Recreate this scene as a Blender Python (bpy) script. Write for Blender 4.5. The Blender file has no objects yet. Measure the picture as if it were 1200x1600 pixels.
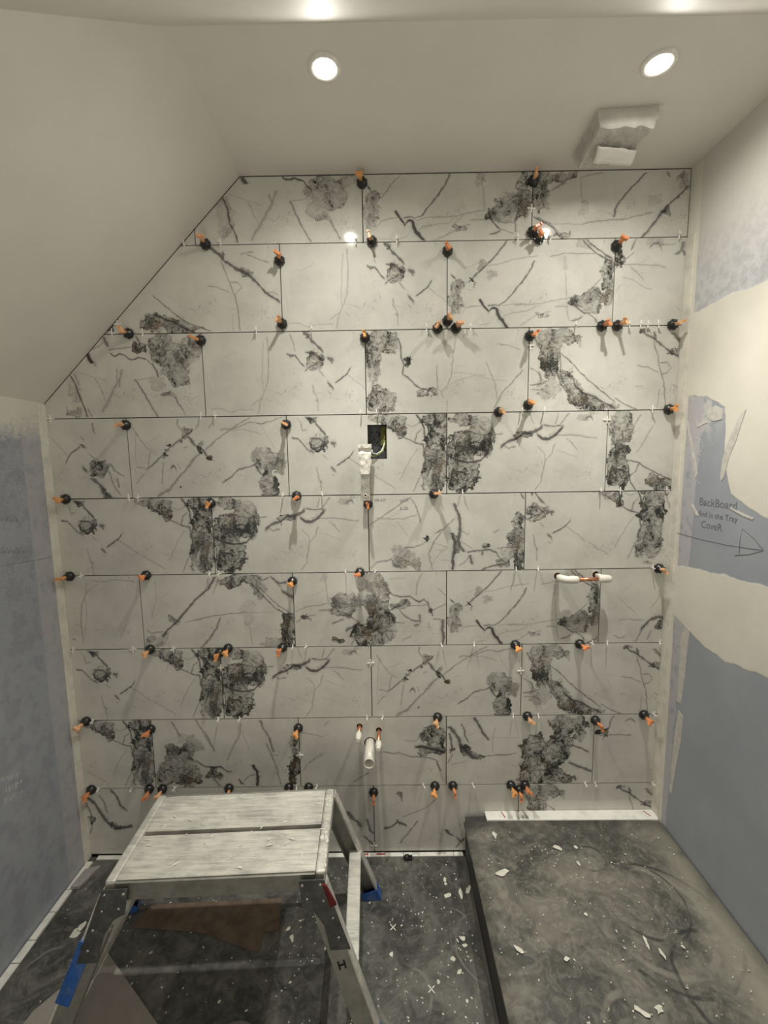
import bpy, bmesh, math, random
from mathutils import Vector, Matrix, noise
random.seed(7)
C = bpy.context.scene.collection
scene = bpy.context.scene

# ---------------------------------------------------------------- camera, world, light, exposure
cam_data = bpy.data.cameras.new('camera'); cam = bpy.data.objects.new('camera', cam_data); C.objects.link(cam)
cam_data.sensor_fit = 'HORIZONTAL'; cam_data.sensor_width = 36.0; cam_data.lens = 36.0 * 677.0 / 1200.0
cam_data.clip_start = 0.02
yaw, pitch, roll = -5.02e-3, -.115575, -.01476
fw = Vector((math.sin(yaw) * math.cos(pitch), math.cos(yaw) * math.cos(pitch), math.sin(pitch)))
rt = Vector((math.cos(yaw), -math.sin(yaw), 0)); up = rt.cross(fw)
cr, sr = math.cos(roll), math.sin(roll)
rt, up = rt * cr + up * sr, up * cr - rt * sr
cam.matrix_world = Matrix(((rt.x, up.x, -fw.x, -.2324), (rt.y, up.y, -fw.y, -1.653), (rt.z, up.z, -fw.z, 1.6427), (0, 0, 0, 1)))
scene.camera = cam
world = bpy.data.worlds.new('world'); scene.world = world; world.use_nodes = True
world.node_tree.nodes['Background'].inputs[0].default_value = (.9, .93, 1, 1)
world.node_tree.nodes['Background'].inputs[1].default_value = 0.15
scene.view_settings.view_transform = 'Standard'; scene.view_settings.look = 'None'
scene.view_settings.gamma = 1.0; scene.view_settings.use_curve_mapping = False
scene.view_settings.exposure = 0.0
LAMP_POWER = 18.0            # two recessed downlights in the ceiling
LAMP_COLOR = (1.0, .965, .87)
LAMPS = [(-.374, -.418), (.485, -.412)]
FILL_LIGHT_POWER = 15.0       # unseen fill added behind the camera, turned up at the slope

# ---------------------------------------------------------------- helpers
def nd(nt, t, **k):
    n = nt.nodes.new(t)
    for a, b in k.items(): setattr(n, a, b)
    return n
def setv(nt, sock, v):
    if hasattr(v, 'is_output') or isinstance(v, bpy.types.NodeSocket): nt.links.new(v, sock)
    elif isinstance(v, (tuple, list)) and len(v) == 3 and sock.type == 'RGBA': sock.default_value = (*v, 1)
    else: sock.default_value = v
def mth(nt, op, a, b=None, c=None, clamp=False):
    n = nd(nt, 'ShaderNodeMath', operation=op, use_clamp=clamp)
    for i, v in enumerate((a, b, c)):
        if v is not None: setv(nt, n.inputs[i], v)
    return n.outputs[0]
def mapr(nt, v, a, b, c=0.0, d=1.0, smooth=True):
    n = nd(nt, 'ShaderNodeMapRange', interpolation_type='SMOOTHSTEP' if smooth else 'LINEAR')
    for i, x in enumerate((v, a, b, c, d)): setv(nt, n.inputs[i], x)
    return n.outputs[0]
def mixc(nt, f, a, b, blend='MIX'):
    n = nd(nt, 'ShaderNodeMix', data_type='RGBA', blend_type=blend)
    setv(nt, n.inputs[0], f); setv(nt, n.inputs[6], a); setv(nt, n.inputs[7], b)
    return n.outputs[2]
def noi(nt, vec, scale, detail=4, rough=.55, dist=0.0, out=0):
    n = nd(nt, 'ShaderNodeTexNoise')
    setv(nt, n.inputs['Vector'], vec); n.inputs['Scale'].default_value = scale
    n.inputs['Detail'].default_value = detail; n.inputs['Roughness'].default_value = rough; n.inputs['Distortion'].default_value = dist
    return n.outputs[out]
def newmat(name):
    m = bpy.data.materials.new(name); m.use_nodes = True
    nt = m.node_tree; return m, nt, nt.nodes['Principled BSDF']
def bump(nt, bs, h, dist=.001, strength=.5):
    b = nd(nt, 'ShaderNodeBump'); b.inputs['Strength'].default_value = strength; b.inputs['Distance'].default_value = dist
    setv(nt, b.inputs['Height'], h); nt.links.new(b.outputs[0], bs.inputs['Normal'])
def curve_node(nt, t, pts, lo=0.0, hi=1.0):
    """float curve through pts (in 0..1), returned unscaled"""
    n = nd(nt, 'ShaderNodeFloatCurve'); n.inputs[0].default_value = 1.0
    setv(nt, n.inputs[1], t)
    cm = n.mapping; cm.use_clip = False; cu = cm.curves[0]
    pts = sorted(pts)
    while len(cu.points) < len(pts): cu.points.new(.5, .5)
    for p, (x, y) in zip(cu.points, pts): p.location = (x, y)
    for p in cu.points: p.handle_type = 'VECTOR'
    cm.update(); return n.outputs[0]
def simple(name, col, rough=.6, metal=0.0, vary=.12, scale=30, bumpd=0.0, spec=.5, dust=None, dust_amt=.5):
    m, nt, bs = newmat(name)
    g = nd(nt, 'ShaderNodeNewGeometry'); n1 = noi(nt, g.outputs['Position'], scale, 5, .6)
    f = mapr(nt, n1, .3, .7)
    c = mixc(nt, f, tuple(x * (1 - vary) for x in col), tuple(min(1, x * (1 + vary)) for x in col))
    r = rough
    if dust:
        d = mapr(nt, noi(nt, g.outputs['Position'], scale * .7, 6, .75), .52 - .1 * dust_amt, .66, 0, dust_amt)
        c = mixc(nt, d, c, dust); 
        if metal: setv(nt, bs.inputs['Metallic'], mth(nt, 'MULTIPLY_ADD', d, -metal, metal))
    elif metal: bs.inputs['Metallic'].default_value = metal
    setv(nt, bs.inputs['Base Color'], c); bs.inputs['Roughness'].default_value = r
    bs.inputs['Specular IOR Level'].default_value = spec
    if bumpd: bump(nt, bs, n1, bumpd, .6)
    return m
# ---- mesh helpers
def bx(bm, x0, x1, y0, y1, z0, z1, M=None):
    vs = [bm.verts.new(v) for v in ((x0, y0, z0), (x1, y0, z0), (x1, y1, z0), (x0, y1, z0), (x0, y0, z1), (x1, y0, z1), (x1, y1, z1), (x0, y1, z1))]
    for f in ((3, 2, 1, 0), (4, 5, 6, 7), (0, 1, 5, 4), (1, 2, 6, 5), (2, 3, 7, 6), (3, 0, 4, 7)): bm.faces.new([vs[i] for i in f])
    if M is not None:
        for v in vs: v.co = M @ v.co
    return vs
def prism(bm, pts, a, b, axis='y', M=None):
    """extrude polygon pts (2D) along an axis from a to b"""
    def P(p, t): return {'y': (p[0], t, p[1]), 'z': (p[0], p[1], t), 'x': (t, p[0], p[1])}[axis]
    A = [bm.verts.new(P(p, a)) for p in pts]; B = [bm.verts.new(P(p, b)) for p in pts]
    n = len(pts); bm.faces.new(A); bm.faces.new(B[::-1])
    for i in range(n): bm.faces.new((A[i], B[i], B[(i + 1) % n], A[(i + 1) % n]))
    if M is not None:
        for v in A + B: v.co = M @ v.co
def ring(bm, rs, M=None, seg=20, cap0=True, cap1=True):
    """lathe about local z; rs = [(r,z),...]"""
    L = []
    for r, z in rs:
        L.append([bm.verts.new((r * math.cos(2 * math.pi * i / seg), r * math.sin(2 * math.pi * i / seg), z)) for i in range(seg)])
    for a, b in zip(L, L[1:]):
        for i in range(seg):
            f = bm.faces.new((a[i], a[(i + 1) % seg], b[(i + 1) % seg], b[i])); f.smooth = True
    if cap0: bm.faces.new(L[0][::-1])
    if cap1: bm.faces.new(L[-1])
    if M is not None:
        for l in L:
            for v in l: v.co = M @ v.co
def tube(bm, pts, r, seg=10, cap=True):
    pts = [Vector(p) for p in pts]; L = []
    for i, p in enumerate(pts):
        t = (pts[min(i + 1, len(pts) - 1)] - pts[max(i - 1, 0)]).normalized()
        q = t.to_track_quat('Z', 'Y'); rr = r[i] if isinstance(r, (list, tuple)) else r
        L.append([bm.verts.new(p + q @ Vector((rr * math.cos(2 * math.pi * k / seg), rr * math.sin(2 * math.pi * k / seg), 0))) for k in range(seg)])
    for a, b in zip(L, L[1:]):
        best = min(range(seg), key=lambda s: sum((a[k].co - b[(k + s) % seg].co).length for k in range(0, seg, 2)))
        for k in range(seg):
            f = bm.faces.new((a[k], a[(k + 1) % seg], b[(k + 1 + best) % seg], b[(k + best) % seg])); f.smooth = True
    if cap: bm.faces.new(L[0][::-1]); bm.faces.new(L[-1])
def obj(name, bm, mat, parent=None, bevel=0.0, loc=None, recalc=True):
    if recalc: bmesh.ops.recalc_face_normals(bm, faces=bm.faces[:])
    me = bpy.data.meshes.new(name); bm.to_mesh(me); bm.free()
    if mat: me.materials.append(mat)
    o = bpy.data.objects.new(name, me); C.objects.link(o)
    if parent: o.parent = parent
    if loc: o.location = loc
    if bevel:
        b = o.modifiers.new('bevel', 'BEVEL'); b.width = bevel; b.segments = 2; b.limit_method = 'ANGLE'; b.angle_limit = .6
    return o
def B(): return bmesh.new()
def thing(name, label, cat, loc=(0, 0, 0), group=None):
    o = bpy.data.objects.new(name, None); C.objects.link(o); o.location = loc; o.empty_display_size = .05
    o['label'] = label; o['category'] = cat
    if group: o['group'] = group
    return o
def tag(o, label, cat, group=None):
    o['label'] = label; o['category'] = cat
    if group: o['group'] = group
    return o
def struct(o, label=None):
    o['kind'] = 'structure'
    if label: o['label'] = label
    return o
YM = Matrix.Rotation(math.pi / 2, 4, 'X')      # local +z -> world -y (out of the tiled wall)
def out_of_wall(x, z, y=0.0): return Matrix.Translation((x, y, z)) @ YM
def dup(root, loc):
    r = root.copy(); C.objects.link(r); r.location = loc
    for ch in root.children:
        c = ch.copy(); C.objects.link(c); c.parent = r
    return r
XL, XR, ZC, ZK = -1.505, .857, 2.65, 1.878        # room: left wall, right wall, ceiling, knee of the slope
YF = -.53; SL = .76; YB = -2.6                    # fold of the ceiling, its fall towards the room, rear wall
ROWZ = [2.726 - .302 * i for i in range(10)]      # joint line i lies at ROWZ[i] (line 8 = .31)
TILE_DATA = {
 (1, -2): ([[0,5.4,.7,[.321,.222],[.334,.211],[.368,.216],[.395,.207],[.408,.187],[.421,.181],[.427,.156]],[1,3.9,.5,[.415,.004],[.376,.074],[.345,.141]],[0,1.5,.3,[.348,.141],[.406,.15]],[1,4.5,.45,[.52,.011],[.502,.046],[.486,.075]],[1,7.0,.3,[.202,.012],[.239,.07],[.276,.127],[.299,.177]],[1,3.1,.35,[.283,.126],[.271,.165]],[1,1.7,.35,[.231,.07],[.213,.102],[.195,.141]],[1,4.2,.65,[.152,.007],[.145,.036],[.129,.065],[.122,.116],[.107,.161]],[1,6.3,.25,[.132,.116],[.117,.161]],[1,11.2,.7,[.191,.201],[.18,.223]],[0,1.3,.2,[.121,.17],[.242,.13]]],
  [[.462,.18,.061,.044,.35],[.515,.148,.034,.038,.3],[.558,.207,.027,.019,.2],[.439,.108,.041,.025,.2],[.466,.085,.024,.013,.3],[.11,.091,.031,.058,.2]]),
 (1, -1): ([[1,1.8,.45,[.068,.145],[.08,.161],[.1,.187],[.117,.207],[.137,.223]],[1,6.0,.75,[.15,.055],[.13,.081],[.116,.105]],[0,6.4,.75,[.15,.055],[.161,.07],[.175,.071]],[1,9.6,.75,[.217,.003],[.198,.021],[.184,.043],[.175,.071]],[0,3.2,.6,[.147,.081],[.173,.083],[.187,.075]],[1,4.7,.6,[.187,.077],[.212,.087],[.23,.111],[.252,.132],[.275,.163],[.295,.189],[.309,.22]],[0,1.6,.4,[.055,.055],[.067,.071],[.087,.076],[.121,.081],[.15,.079]],[0,1.8,.35,[.19,.069],[.224,.08],[.281,.081],[.332,.083],[.383,.093],[.431,.1]],[0,1.6,.4,[.198,.037],[.218,.05],[.247,.055]],[0,1.3,.25,[.212,.042],[.258,.057],[.304,.059],[.323,.075]],[0,1.1,.25,[.058,.01],[.12,.006],[.161,.022],[.172,.043]],[0,2.0,.3,[.252,.004],[.286,.014],[.309,.03],[.332,.062],[.36,.088]],[0,2.2,.3,[.281,.012],[.326,.032],[.349,.048],[.386,.055]],[1,2.5,.25,[.434,.097],[.431,.15],[.424,.187],[.427,.218]],[0,4.0,.3,[.383,.069],[.417,.068],[.446,.073]],[1,5.9,.6,[.486,.038],[.469,.054],[.451,.081],[.448,.107]],[0,2.1,.4,[.486,.038],[.509,.032],[.538,.021]],[0,4.3,.55,[.452,.02],[.481,.027],[.492,.035]],[0,2.3,.5,[.485,.107],[.535,.143],[.563,.148]],[1,3.1,.5,[.546,.026],[.543,.063],[.553,.106]],[0,6.9,.7,[.018,.186],[.029,.175]]],
  [[.037,.135,.028,.032,.3],[.025,.099,.026,.027,.35],[.027,.067,.023,.019,.2],[.346,.043,.018,.01,.55],[.421,.21,.017,.018,.2],[.513,.106,.043,.045,.35],[.569,.148,.025,.069,.5],[.471,.081,.026,.029,.5]]),
 (1, 0): ([[0,3.8,.65,[.006,.076],[.032,.062],[.055,.051],[.078,.035],[.096,.013],[.106,.002]],[0,3.2,.5,[.02,.073],[.043,.062],[.066,.051],[.086,.034],[.104,.015],[.114,.002]],[0,5.8,.4,[.068,.162],[.102,.182],[.118,.197],[.151,.207]],[1,5.1,.6,[.291,.068],[.294,.095],[.307,.118],[.328,.144],[.344,.162],[.377,.193],[.398,.216]],[1,6.1,.6,[.393,.0],[.414,.024],[.441,.055],[.461,.087],[.499,.123],[.52,.141],[.547,.169]],[0,2.0,.4,[.18,.049],[.236,.059],[.327,.062],[.383,.075],[.428,.085]],[0,1.2,.25,[.066,.051],[.18,.048]],[1,1.5,.3,[.177,.118],[.17,.155],[.168,.207]],[0,2.0,.3,[.174,.204],[.207,.211],[.246,.216]],[1,4.9,.5,[.482,.199],[.471,.215]]],
  [[.039,.199,.039,.023,.4],[.112,.208,.034,.016,.4],[.023,.157,.023,.063,.5],[.049,.13,.014,.032,.3],[.118,.013,.023,.011,.3],[.143,.205,.011,.01,.5],[.478,.092,.014,.019,.55],[.517,.141,.006,.008,.5],[.529,.185,.022,.024,.3],[.186,.102,.014,.021,.2],[.431,.127,.023,.013,.15]]),
 (2, -2): ([[0,7.7,.65,[.35,.294],[.39,.264],[.402,.245],[.449,.218],[.49,.197],[.523,.164],[.543,.137],[.597,.104]],[1,1.9,.45,[.445,.005],[.442,.086],[.434,.126],[.419,.166],[.404,.205],[.389,.251]],[0,1.6,.35,[.335,.164],[.376,.156],[.417,.139]],[0,1.7,.4,[.419,.176],[.447,.172],[.462,.157]],[0,2.1,.4,[.434,.129],[.446,.145],[.461,.155]],[0,1.6,.4,[.543,.137],[.571,.14],[.591,.13]],[0,2.5,.35,[.463,.27],[.508,.276]],[0,2.7,.35,[.48,.269],[.521,.253],[.562,.239]],[0,3.0,.6,[.137,.13],[.177,.096],[.216,.062],[.257,.035],[.298,.021],[.339,.007]],[0,5.5,.7,[.132,.067],[.173,.05],[.214,.035],[.248,.015],[.276,.004]],[1,1.0,.25,[.42,.005],[.42,.066]]],
  [[.402,.261,.012,.014,.4],[.48,.204,.024,.013,.45],[.158,.036,.07,.03,.5],[.234,.018,.063,.017,.4]]),
 (2, -1): ([[1,1.5,.35,[.195,.006],[.207,.053],[.222,.086],[.239,.126],[.244,.192],[.243,.283]],[1,1.0,.25,[.222,.086],[.218,.1],[.221,.192],[.227,.27]],[0,1.4,.3,[.172,.04],[.211,.063]],[0,1.5,.25,[.02,.029],[.062,.028],[.09,.014],[.133,.024],[.182,.023]],[0,3.8,.6,[.312,.22],[.34,.216],[.357,.196],[.374,.18]],[0,7.0,.6,[.373,.301],[.393,.287],[.404,.268],[.427,.249],[.447,.229]],[0,4.5,.6,[.383,.228],[.403,.227],[.432,.211],[.449,.199]],[0,3.4,.6,[.379,.162],[.403,.178],[.426,.189],[.446,.199]],[0,8.3,.6,[.461,.205],[.484,.199]],[1,4.4,.6,[.478,.185],[.469,.205]],[0,4.3,.6,[.314,.223],[.328,.212],[.343,.217],[.357,.195],[.374,.176]],[1,2.1,.4,[.343,.234],[.34,.256],[.327,.294]],[0,4.8,.65,[.489,.116],[.512,.133],[.533,.149],[.547,.17]],[0,8.4,.6,[.46,.117],[.472,.106],[.48,.097]],[0,5.6,.3,[.463,.084],[.471,.075]],[0,1.5,.3,[.536,.143],[.564,.121],[.599,.095]],[1,3.9,.3,[.449,.139],[.426,.167]],[1,1.9,.35,[.422,.017],[.422,.056],[.41,.079],[.402,.112]],[1,6.0,.4,[.421,.048],[.416,.056]]],
  [[.395,.287,.011,.012,.6],[.414,.2,.035,.03,.42]]),
 (2, 0): ([[1,4.9,.6,[.078,.16],[.107,.19],[.135,.214],[.152,.227],[.186,.265],[.214,.299]],[0,5.2,.7,[.014,.186],[.029,.174]],[0,1.7,.4,[.059,.058],[.067,.075],[.096,.077],[.131,.079]],[1,6.2,.75,[.151,.057],[.131,.079],[.118,.103]],[0,6.1,.75,[.151,.057],[.163,.07],[.178,.07]],[1,9.4,.75,[.219,.001],[.202,.022],[.187,.045],[.178,.07]],[0,3.1,.6,[.146,.079],[.172,.081],[.189,.076]],[1,4.6,.6,[.189,.077],[.212,.095],[.235,.116],[.258,.144],[.28,.171],[.302,.203],[.312,.23]],[0,1.5,.3,[.141,.216],[.187,.221],[.238,.237],[.296,.244],[.324,.246]],[0,1.5,.3,[.201,.078],[.241,.083],[.323,.082]],[0,1.3,.3,[.199,.036],[.236,.053],[.288,.057],[.323,.073]],[0,1.2,.25,[.114,.01],[.155,.02],[.172,.045]],[0,3.7,.6,[.486,.297],[.51,.271],[.542,.248],[.571,.232],[.596,.22]],[0,3.7,.6,[.497,.3],[.521,.278],[.55,.259],[.577,.242],[.595,.231]],[1,7.3,.6,[.504,.046],[.486,.057],[.456,.08],[.45,.102]],[0,4.4,.5,[.453,.021],[.481,.029],[.493,.037]],[0,2.8,.4,[.485,.096],[.535,.145],[.557,.166]],[1,4.2,.5,[.546,.011],[.54,.028],[.51,.051]],[0,4.4,.5,[.555,.003],[.587,.014],[.598,.022]],[0,1.5,.35,[.241,.08],[.323,.082],[.386,.092],[.447,.102]],[0,2.2,.3,[.266,.007],[.312,.037],[.347,.048],[.376,.056]],[0,4.0,.3,[.393,.071],[.439,.072]],[1,1.5,.3,[.447,.019],[.437,.047],[.432,.124],[.426,.19]],[1,8.0,.15,[.426,.196],[.422,.245]],[0,2.0,.4,[.37,.243],[.421,.253],[.53,.251]]],
  [[.124,.217,.013,.016,.5],[.081,.16,.007,.008,.45],[.038,.142,.026,.025,.3],[.026,.098,.026,.022,.4],[.032,.07,.02,.017,.25],[.096,.146,.009,.014,.3],[.165,.181,.02,.011,.15],[.489,.287,.026,.016,.25],[.579,.188,.023,.049,.5],[.587,.133,.017,.055,.45],[.525,.09,.041,.044,.35],[.465,.091,.017,.025,.5],[.347,.042,.016,.008,.5]]),
 (2, 1): ([[0,1.5,.65,[.002,.198],[.022,.214],[.044,.235],[.066,.251]],[1,3.3,.5,[.058,.262],[.067,.284],[.075,.297]],[0,3.0,.3,[.005,.212],[.079,.211],[.148,.209],[.183,.201]],[0,2.1,.4,[.057,.203],[.081,.186],[.108,.156]],[0,1.3,.25,[.03,.17],[.07,.159],[.112,.131],[.139,.125]],[0,6.6,.45,[.122,.269],[.138,.282],[.153,.282],[.165,.264]],[0,2.0,.3,[.173,.277],[.213,.279]],[1,8.6,.5,[.218,.243],[.237,.259],[.243,.286]],[1,7.9,.5,[.252,.24],[.242,.259]],[1,1.2,.3,[.009,.121],[.025,.143]]],  # the two broad crossing strokes paint a shadow of clip and spacer
  [[.009,.241,.011,.019,.6],[.01,.212,.013,.011,.6],[.138,.288,.029,.011,.2]]),
 (3, -3): ([[1,9.8,.8,[.192,.2],[.185,.216],[.176,.238]],[1,5.8,.35,[.205,.189],[.196,.206]],[0,2.4,.4,[.197,.248],[.22,.261],[.238,.274]],[1,6.4,.6,[.256,.258],[.251,.269],[.242,.293]],[0,2.0,.45,[.257,.247],[.297,.252],[.33,.254],[.352,.256]],[0,3.5,.65,[.262,.237],[.277,.223],[.295,.233],[.316,.225],[.337,.209],[.371,.219],[.393,.213],[.413,.191]],[1,4.4,.6,[.435,.146],[.428,.17],[.414,.197]],[1,4.5,.6,[.375,.267],[.361,.293]],[0,3.4,.6,[.356,.238],[.385,.253],[.402,.264]],[1,4.0,.55,[.421,.003],[.392,.057],[.368,.106],[.345,.139]],[0,1.8,.3,[.342,.136],[.421,.148]],[1,4.6,.5,[.518,.025],[.501,.052],[.491,.074]],[1,1.6,.35,[.525,.005],[.518,.025]],[1,6.9,.3,[.215,.021],[.241,.064],[.268,.113],[.29,.14],[.301,.177]],[1,2.5,.35,[.277,.124],[.282,.177]],[1,4.1,.4,[.285,.113],[.294,.156]],[1,4.2,.65,[.157,.005],[.149,.038],[.138,.066],[.124,.121],[.108,.159]],[1,7.4,.3,[.137,.12],[.122,.164]],[1,1.6,.35,[.23,.065],[.217,.108],[.198,.146]],[0,1.0,.25,[.123,.172],[.242,.135]],[1,2.0,.4,[.082,.012],[.083,.045]],[1,4.3,.35,[.174,.005],[.16,.038]],[0,1.3,.2,[.527,.033],[.549,.06],[.58,.076]]],
  [[.368,.251,.025,.024,.5],[.467,.244,.05,.048,.45],[.491,.19,.055,.048,.4],[.561,.243,.039,.043,.35],[.52,.131,.033,.022,.35],[.425,.121,.028,.022,.2],[.472,.085,.022,.012,.35],[.453,.281,.022,.024,.6],[.115,.088,.025,.033,.25],[.117,.022,.022,.016,.25]]),
 (3, -1): ([[1,4.1,.6,[.137,.143],[.142,.177],[.131,.206],[.131,.24],[.12,.274]],[0,5.1,.6,[.136,.143],[.157,.131],[.18,.105],[.204,.09]],[0,5.4,.5,[.207,.09],[.234,.084],[.263,.069]],[1,1.8,.4,[.266,.069],[.264,.135],[.263,.175]],[1,1.6,.35,[.287,.054],[.278,.077],[.305,.103],[.317,.134],[.322,.203],[.334,.271]],[0,1.0,.25,[.317,.105],[.352,.122],[.4,.133],[.447,.138]],[1,1.6,.35,[.488,.045],[.48,.103],[.465,.138],[.446,.184]],[1,3.8,.4,[.478,.016],[.49,.039],[.507,.074],[.542,.108],[.582,.153]],[0,1.6,.35,[.487,.246],[.528,.24],[.569,.225]],[0,1.0,.2,[.322,.146],[.388,.142],[.477,.117],[.524,.114]],[1,1.0,.3,[.302,.007],[.302,.048]]],
  [[.052,.27,.047,.04,.5],[.028,.213,.029,.046,.45],[.093,.258,.029,.034,.5],[.032,.15,.024,.035,.25],[.043,.052,.042,.047,.45],[.09,.033,.024,.029,.35],[.157,.186,.013,.013,.6],[.207,.078,.015,.01,.5],[.245,.075,.018,.007,.5]]),
 (3, 0): ([[0,3.3,.6,[.12,.208],[.157,.176],[.193,.138],[.242,.095],[.285,.062],[.322,.032]],[0,3.4,.5,[.325,.044],[.364,.02],[.407,.002]],[0,6.2,.65,[.165,.116],[.178,.087],[.208,.063],[.25,.051],[.287,.027],[.329,.009]],[1,2.2,.5,[.187,.005],[.149,.058],[.121,.099],[.108,.134],[.105,.214]],[1,2.2,.5,[.195,.005],[.161,.064],[.13,.105],[.12,.134],[.114,.214]],[1,4.3,.5,[.047,.112],[.04,.141],[.007,.159]],[0,3.1,.55,[.008,.098],[.041,.1],[.07,.112]],[0,2.1,.45,[.012,.081],[.053,.077],[.083,.065]],[1,5.8,.5,[.056,.203],[.037,.232],[.019,.266]],[0,6.1,.6,[.41,.288],[.428,.271],[.452,.26],[.477,.239],[.513,.213],[.55,.19]],[1,2.1,.5,[.512,.003],[.508,.053],[.502,.099],[.492,.128],[.481,.157],[.473,.203],[.46,.226],[.456,.248]],[0,2.2,.45,[.483,.171],[.51,.171],[.524,.153]],[0,2.4,.45,[.495,.129],[.512,.136],[.524,.153]],[0,2.1,.4,[.402,.161],[.44,.155],[.477,.137]],[1,1.5,.3,[.484,.007],[.486,.076]],[1,9.4,.5,[.555,.244],[.527,.275]],[1,2.7,.4,[.551,.078],[.538,.093]],[0,1.2,.3,[.397,.086],[.426,.089]]],
  [[.101,.271,.064,.028,.4],[.073,.22,.041,.051,.5],[.057,.169,.018,.026,.7],[.093,.14,.021,.023,.6],[.144,.116,.024,.035,.55],[.166,.081,.03,.029,.55],[.191,.046,.036,.029,.6],[.245,.025,.036,.02,.6],[.299,.015,.03,.012,.45],[.077,.083,.036,.035,.25],[.177,.253,.012,.025,.3],[.134,.145,.015,.014,.5],[.425,.277,.013,.01,.55],[.467,.259,.009,.011,.5],[.531,.205,.021,.011,.4]]),
 (4, -3): ([[1,3.1,.5,[.481,.246],[.476,.257],[.473,.285]],[0,6.0,.6,[.451,.107],[.482,.134],[.511,.145]],[1,11.3,.6,[.522,.003],[.497,.015],[.486,.049],[.454,.078]],[0,7.6,.6,[.421,.118],[.439,.104]],[1,4.3,.5,[.575,.085],[.542,.105],[.527,.134]],[1,2.7,.5,[.557,.014],[.532,.054],[.52,.111]],[1,3.0,.5,[.554,.042],[.551,.077]],[0,5.0,.6,[.357,.136],[.38,.172],[.42,.197]],[1,7.5,.6,[.436,.191],[.424,.208]],[0,6.1,.4,[.428,.23],[.436,.225]],[0,3.7,.4,[.451,.169],[.483,.146]],[1,1.5,.3,[.366,.167],[.31,.238]]],
  [[.487,.123,.034,.025,.5],[.479,.1,.028,.017,.5],[.5,.02,.01,.014,.7]]),
 (4, -2): ([[0,5.1,.55,[.063,.109],[.102,.137],[.133,.167],[.157,.189],[.187,.211],[.222,.236],[.246,.252]],[1,7.1,.6,[.315,.139],[.301,.145],[.281,.179],[.254,.196],[.228,.23]],[1,2.2,.5,[.201,.258],[.191,.275],[.193,.294]],[1,2.4,.35,[.104,.165],[.067,.193],[.036,.238],[.021,.264]],[1,1.2,.25,[.024,.115],[.025,.166],[.032,.25]],[0,1.5,.4,[.024,.118],[.049,.115],[.071,.109]],[1,1.5,.4,[.069,.115],[.075,.148],[.082,.176]],[1,1.8,.4,[.118,.051],[.128,.136]],[1,2.0,.35,[.021,.053],[.047,.087],[.071,.109]],[0,6.7,.6,[.154,.111],[.166,.122],[.175,.106]],[0,7.0,.4,[.098,.006],[.14,.028],[.171,.062],[.208,.101],[.232,.129],[.269,.168]],[0,2.3,.35,[.286,.173],[.334,.212]],[1,2.2,.3,[.191,.107],[.181,.13]],[0,3.3,.4,[.21,.186],[.222,.191]],[0,2.4,.45,[.289,.18],[.334,.215],[.378,.244],[.415,.27],[.465,.296]],[0,1.9,.45,[.351,.252],[.414,.259],[.464,.279],[.506,.272],[.548,.283],[.585,.295]],[0,1.2,.3,[.384,.25],[.444,.252],[.504,.235]],[1,1.1,.2,[.553,.182],[.527,.224],[.503,.272]],[0,3.6,.6,[.348,.053],[.38,.073],[.412,.103],[.449,.111],[.477,.12],[.499,.141]],[1,5.1,.6,[.508,.077],[.485,.099],[.48,.117]],[0,2.5,.5,[.518,.147],[.531,.168],[.567,.158]]],
  [[.157,.189,.008,.007,.6],[.193,.214,.011,.008,.5],[.136,.167,.007,.007,.5],[.276,.19,.01,.012,.6],[.305,.151,.011,.01,.7],[.223,.241,.017,.011,.4],[.187,.047,.005,.002,.7],[.482,.153,.024,.021,.3],[.523,.135,.043,.036,.35],[.571,.11,.015,.024,.3],[.526,.05,.037,.037,.55],[.536,.013,.037,.018,.6]]),
 (4, -1): ([[0,6.9,.6,[.073,.293],[.102,.284],[.125,.251],[.149,.227]],[1,2.0,.4,[.059,.24],[.054,.276],[.04,.291]],[0,4.5,.6,[.088,.216],[.124,.215],[.148,.194]],[0,3.2,.6,[.083,.168],[.111,.18],[.142,.191]],[0,7.1,.5,[.083,.171],[.098,.162]],[0,8.0,.6,[.163,.197],[.184,.197]],[1,4.1,.6,[.178,.182],[.172,.203]],[0,4.1,.6,[.019,.22],[.043,.214],[.063,.192],[.083,.165]],[0,3.0,.4,[.059,.246],[.074,.246]],[1,3.8,.3,[.149,.137],[.134,.155]],[0,4.6,.65,[.185,.113],[.216,.13],[.234,.142],[.25,.166]],[0,8.0,.55,[.163,.107],[.172,.101],[.181,.091]],[1,5.5,.3,[.175,.073],[.169,.08]],[0,1.9,.35,[.234,.139],[.273,.111],[.309,.081]],[0,1.8,.35,[.321,.077],[.363,.049],[.405,.024]],[1,1.8,.4,[.125,.004],[.122,.047],[.114,.071],[.109,.108]],[1,4.4,.4,[.126,.044],[.119,.059]],[0,2.9,.6,[.378,.259],[.42,.229],[.45,.211],[.48,.195],[.516,.186]],[1,2.9,.5,[.48,.195],[.489,.228],[.507,.245]],[0,1.6,.35,[.45,.264],[.474,.255],[.51,.269]],[1,5.4,.65,[.519,.21],[.516,.245],[.504,.275],[.489,.299]],[1,3.1,.6,[.509,.09],[.522,.132],[.513,.18],[.51,.192]],[1,8.7,.5,[.515,.014],[.506,.035]],[1,4.2,.5,[.528,.065],[.543,.113]],[1,2.0,.45,[.475,.008],[.497,.06],[.519,.099]],[1,2.1,.3,[.424,.055],[.461,.127],[.492,.174]]],
  [[.099,.284,.011,.015,.55],[.118,.198,.036,.027,.45],[.354,.286,.048,.015,.4],[.408,.265,.042,.03,.5],[.435,.235,.015,.018,.5],[.528,.28,.017,.03,.75],[.57,.262,.039,.047,.55],[.558,.185,.045,.048,.6],[.558,.083,.046,.079,.45]]),
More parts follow.
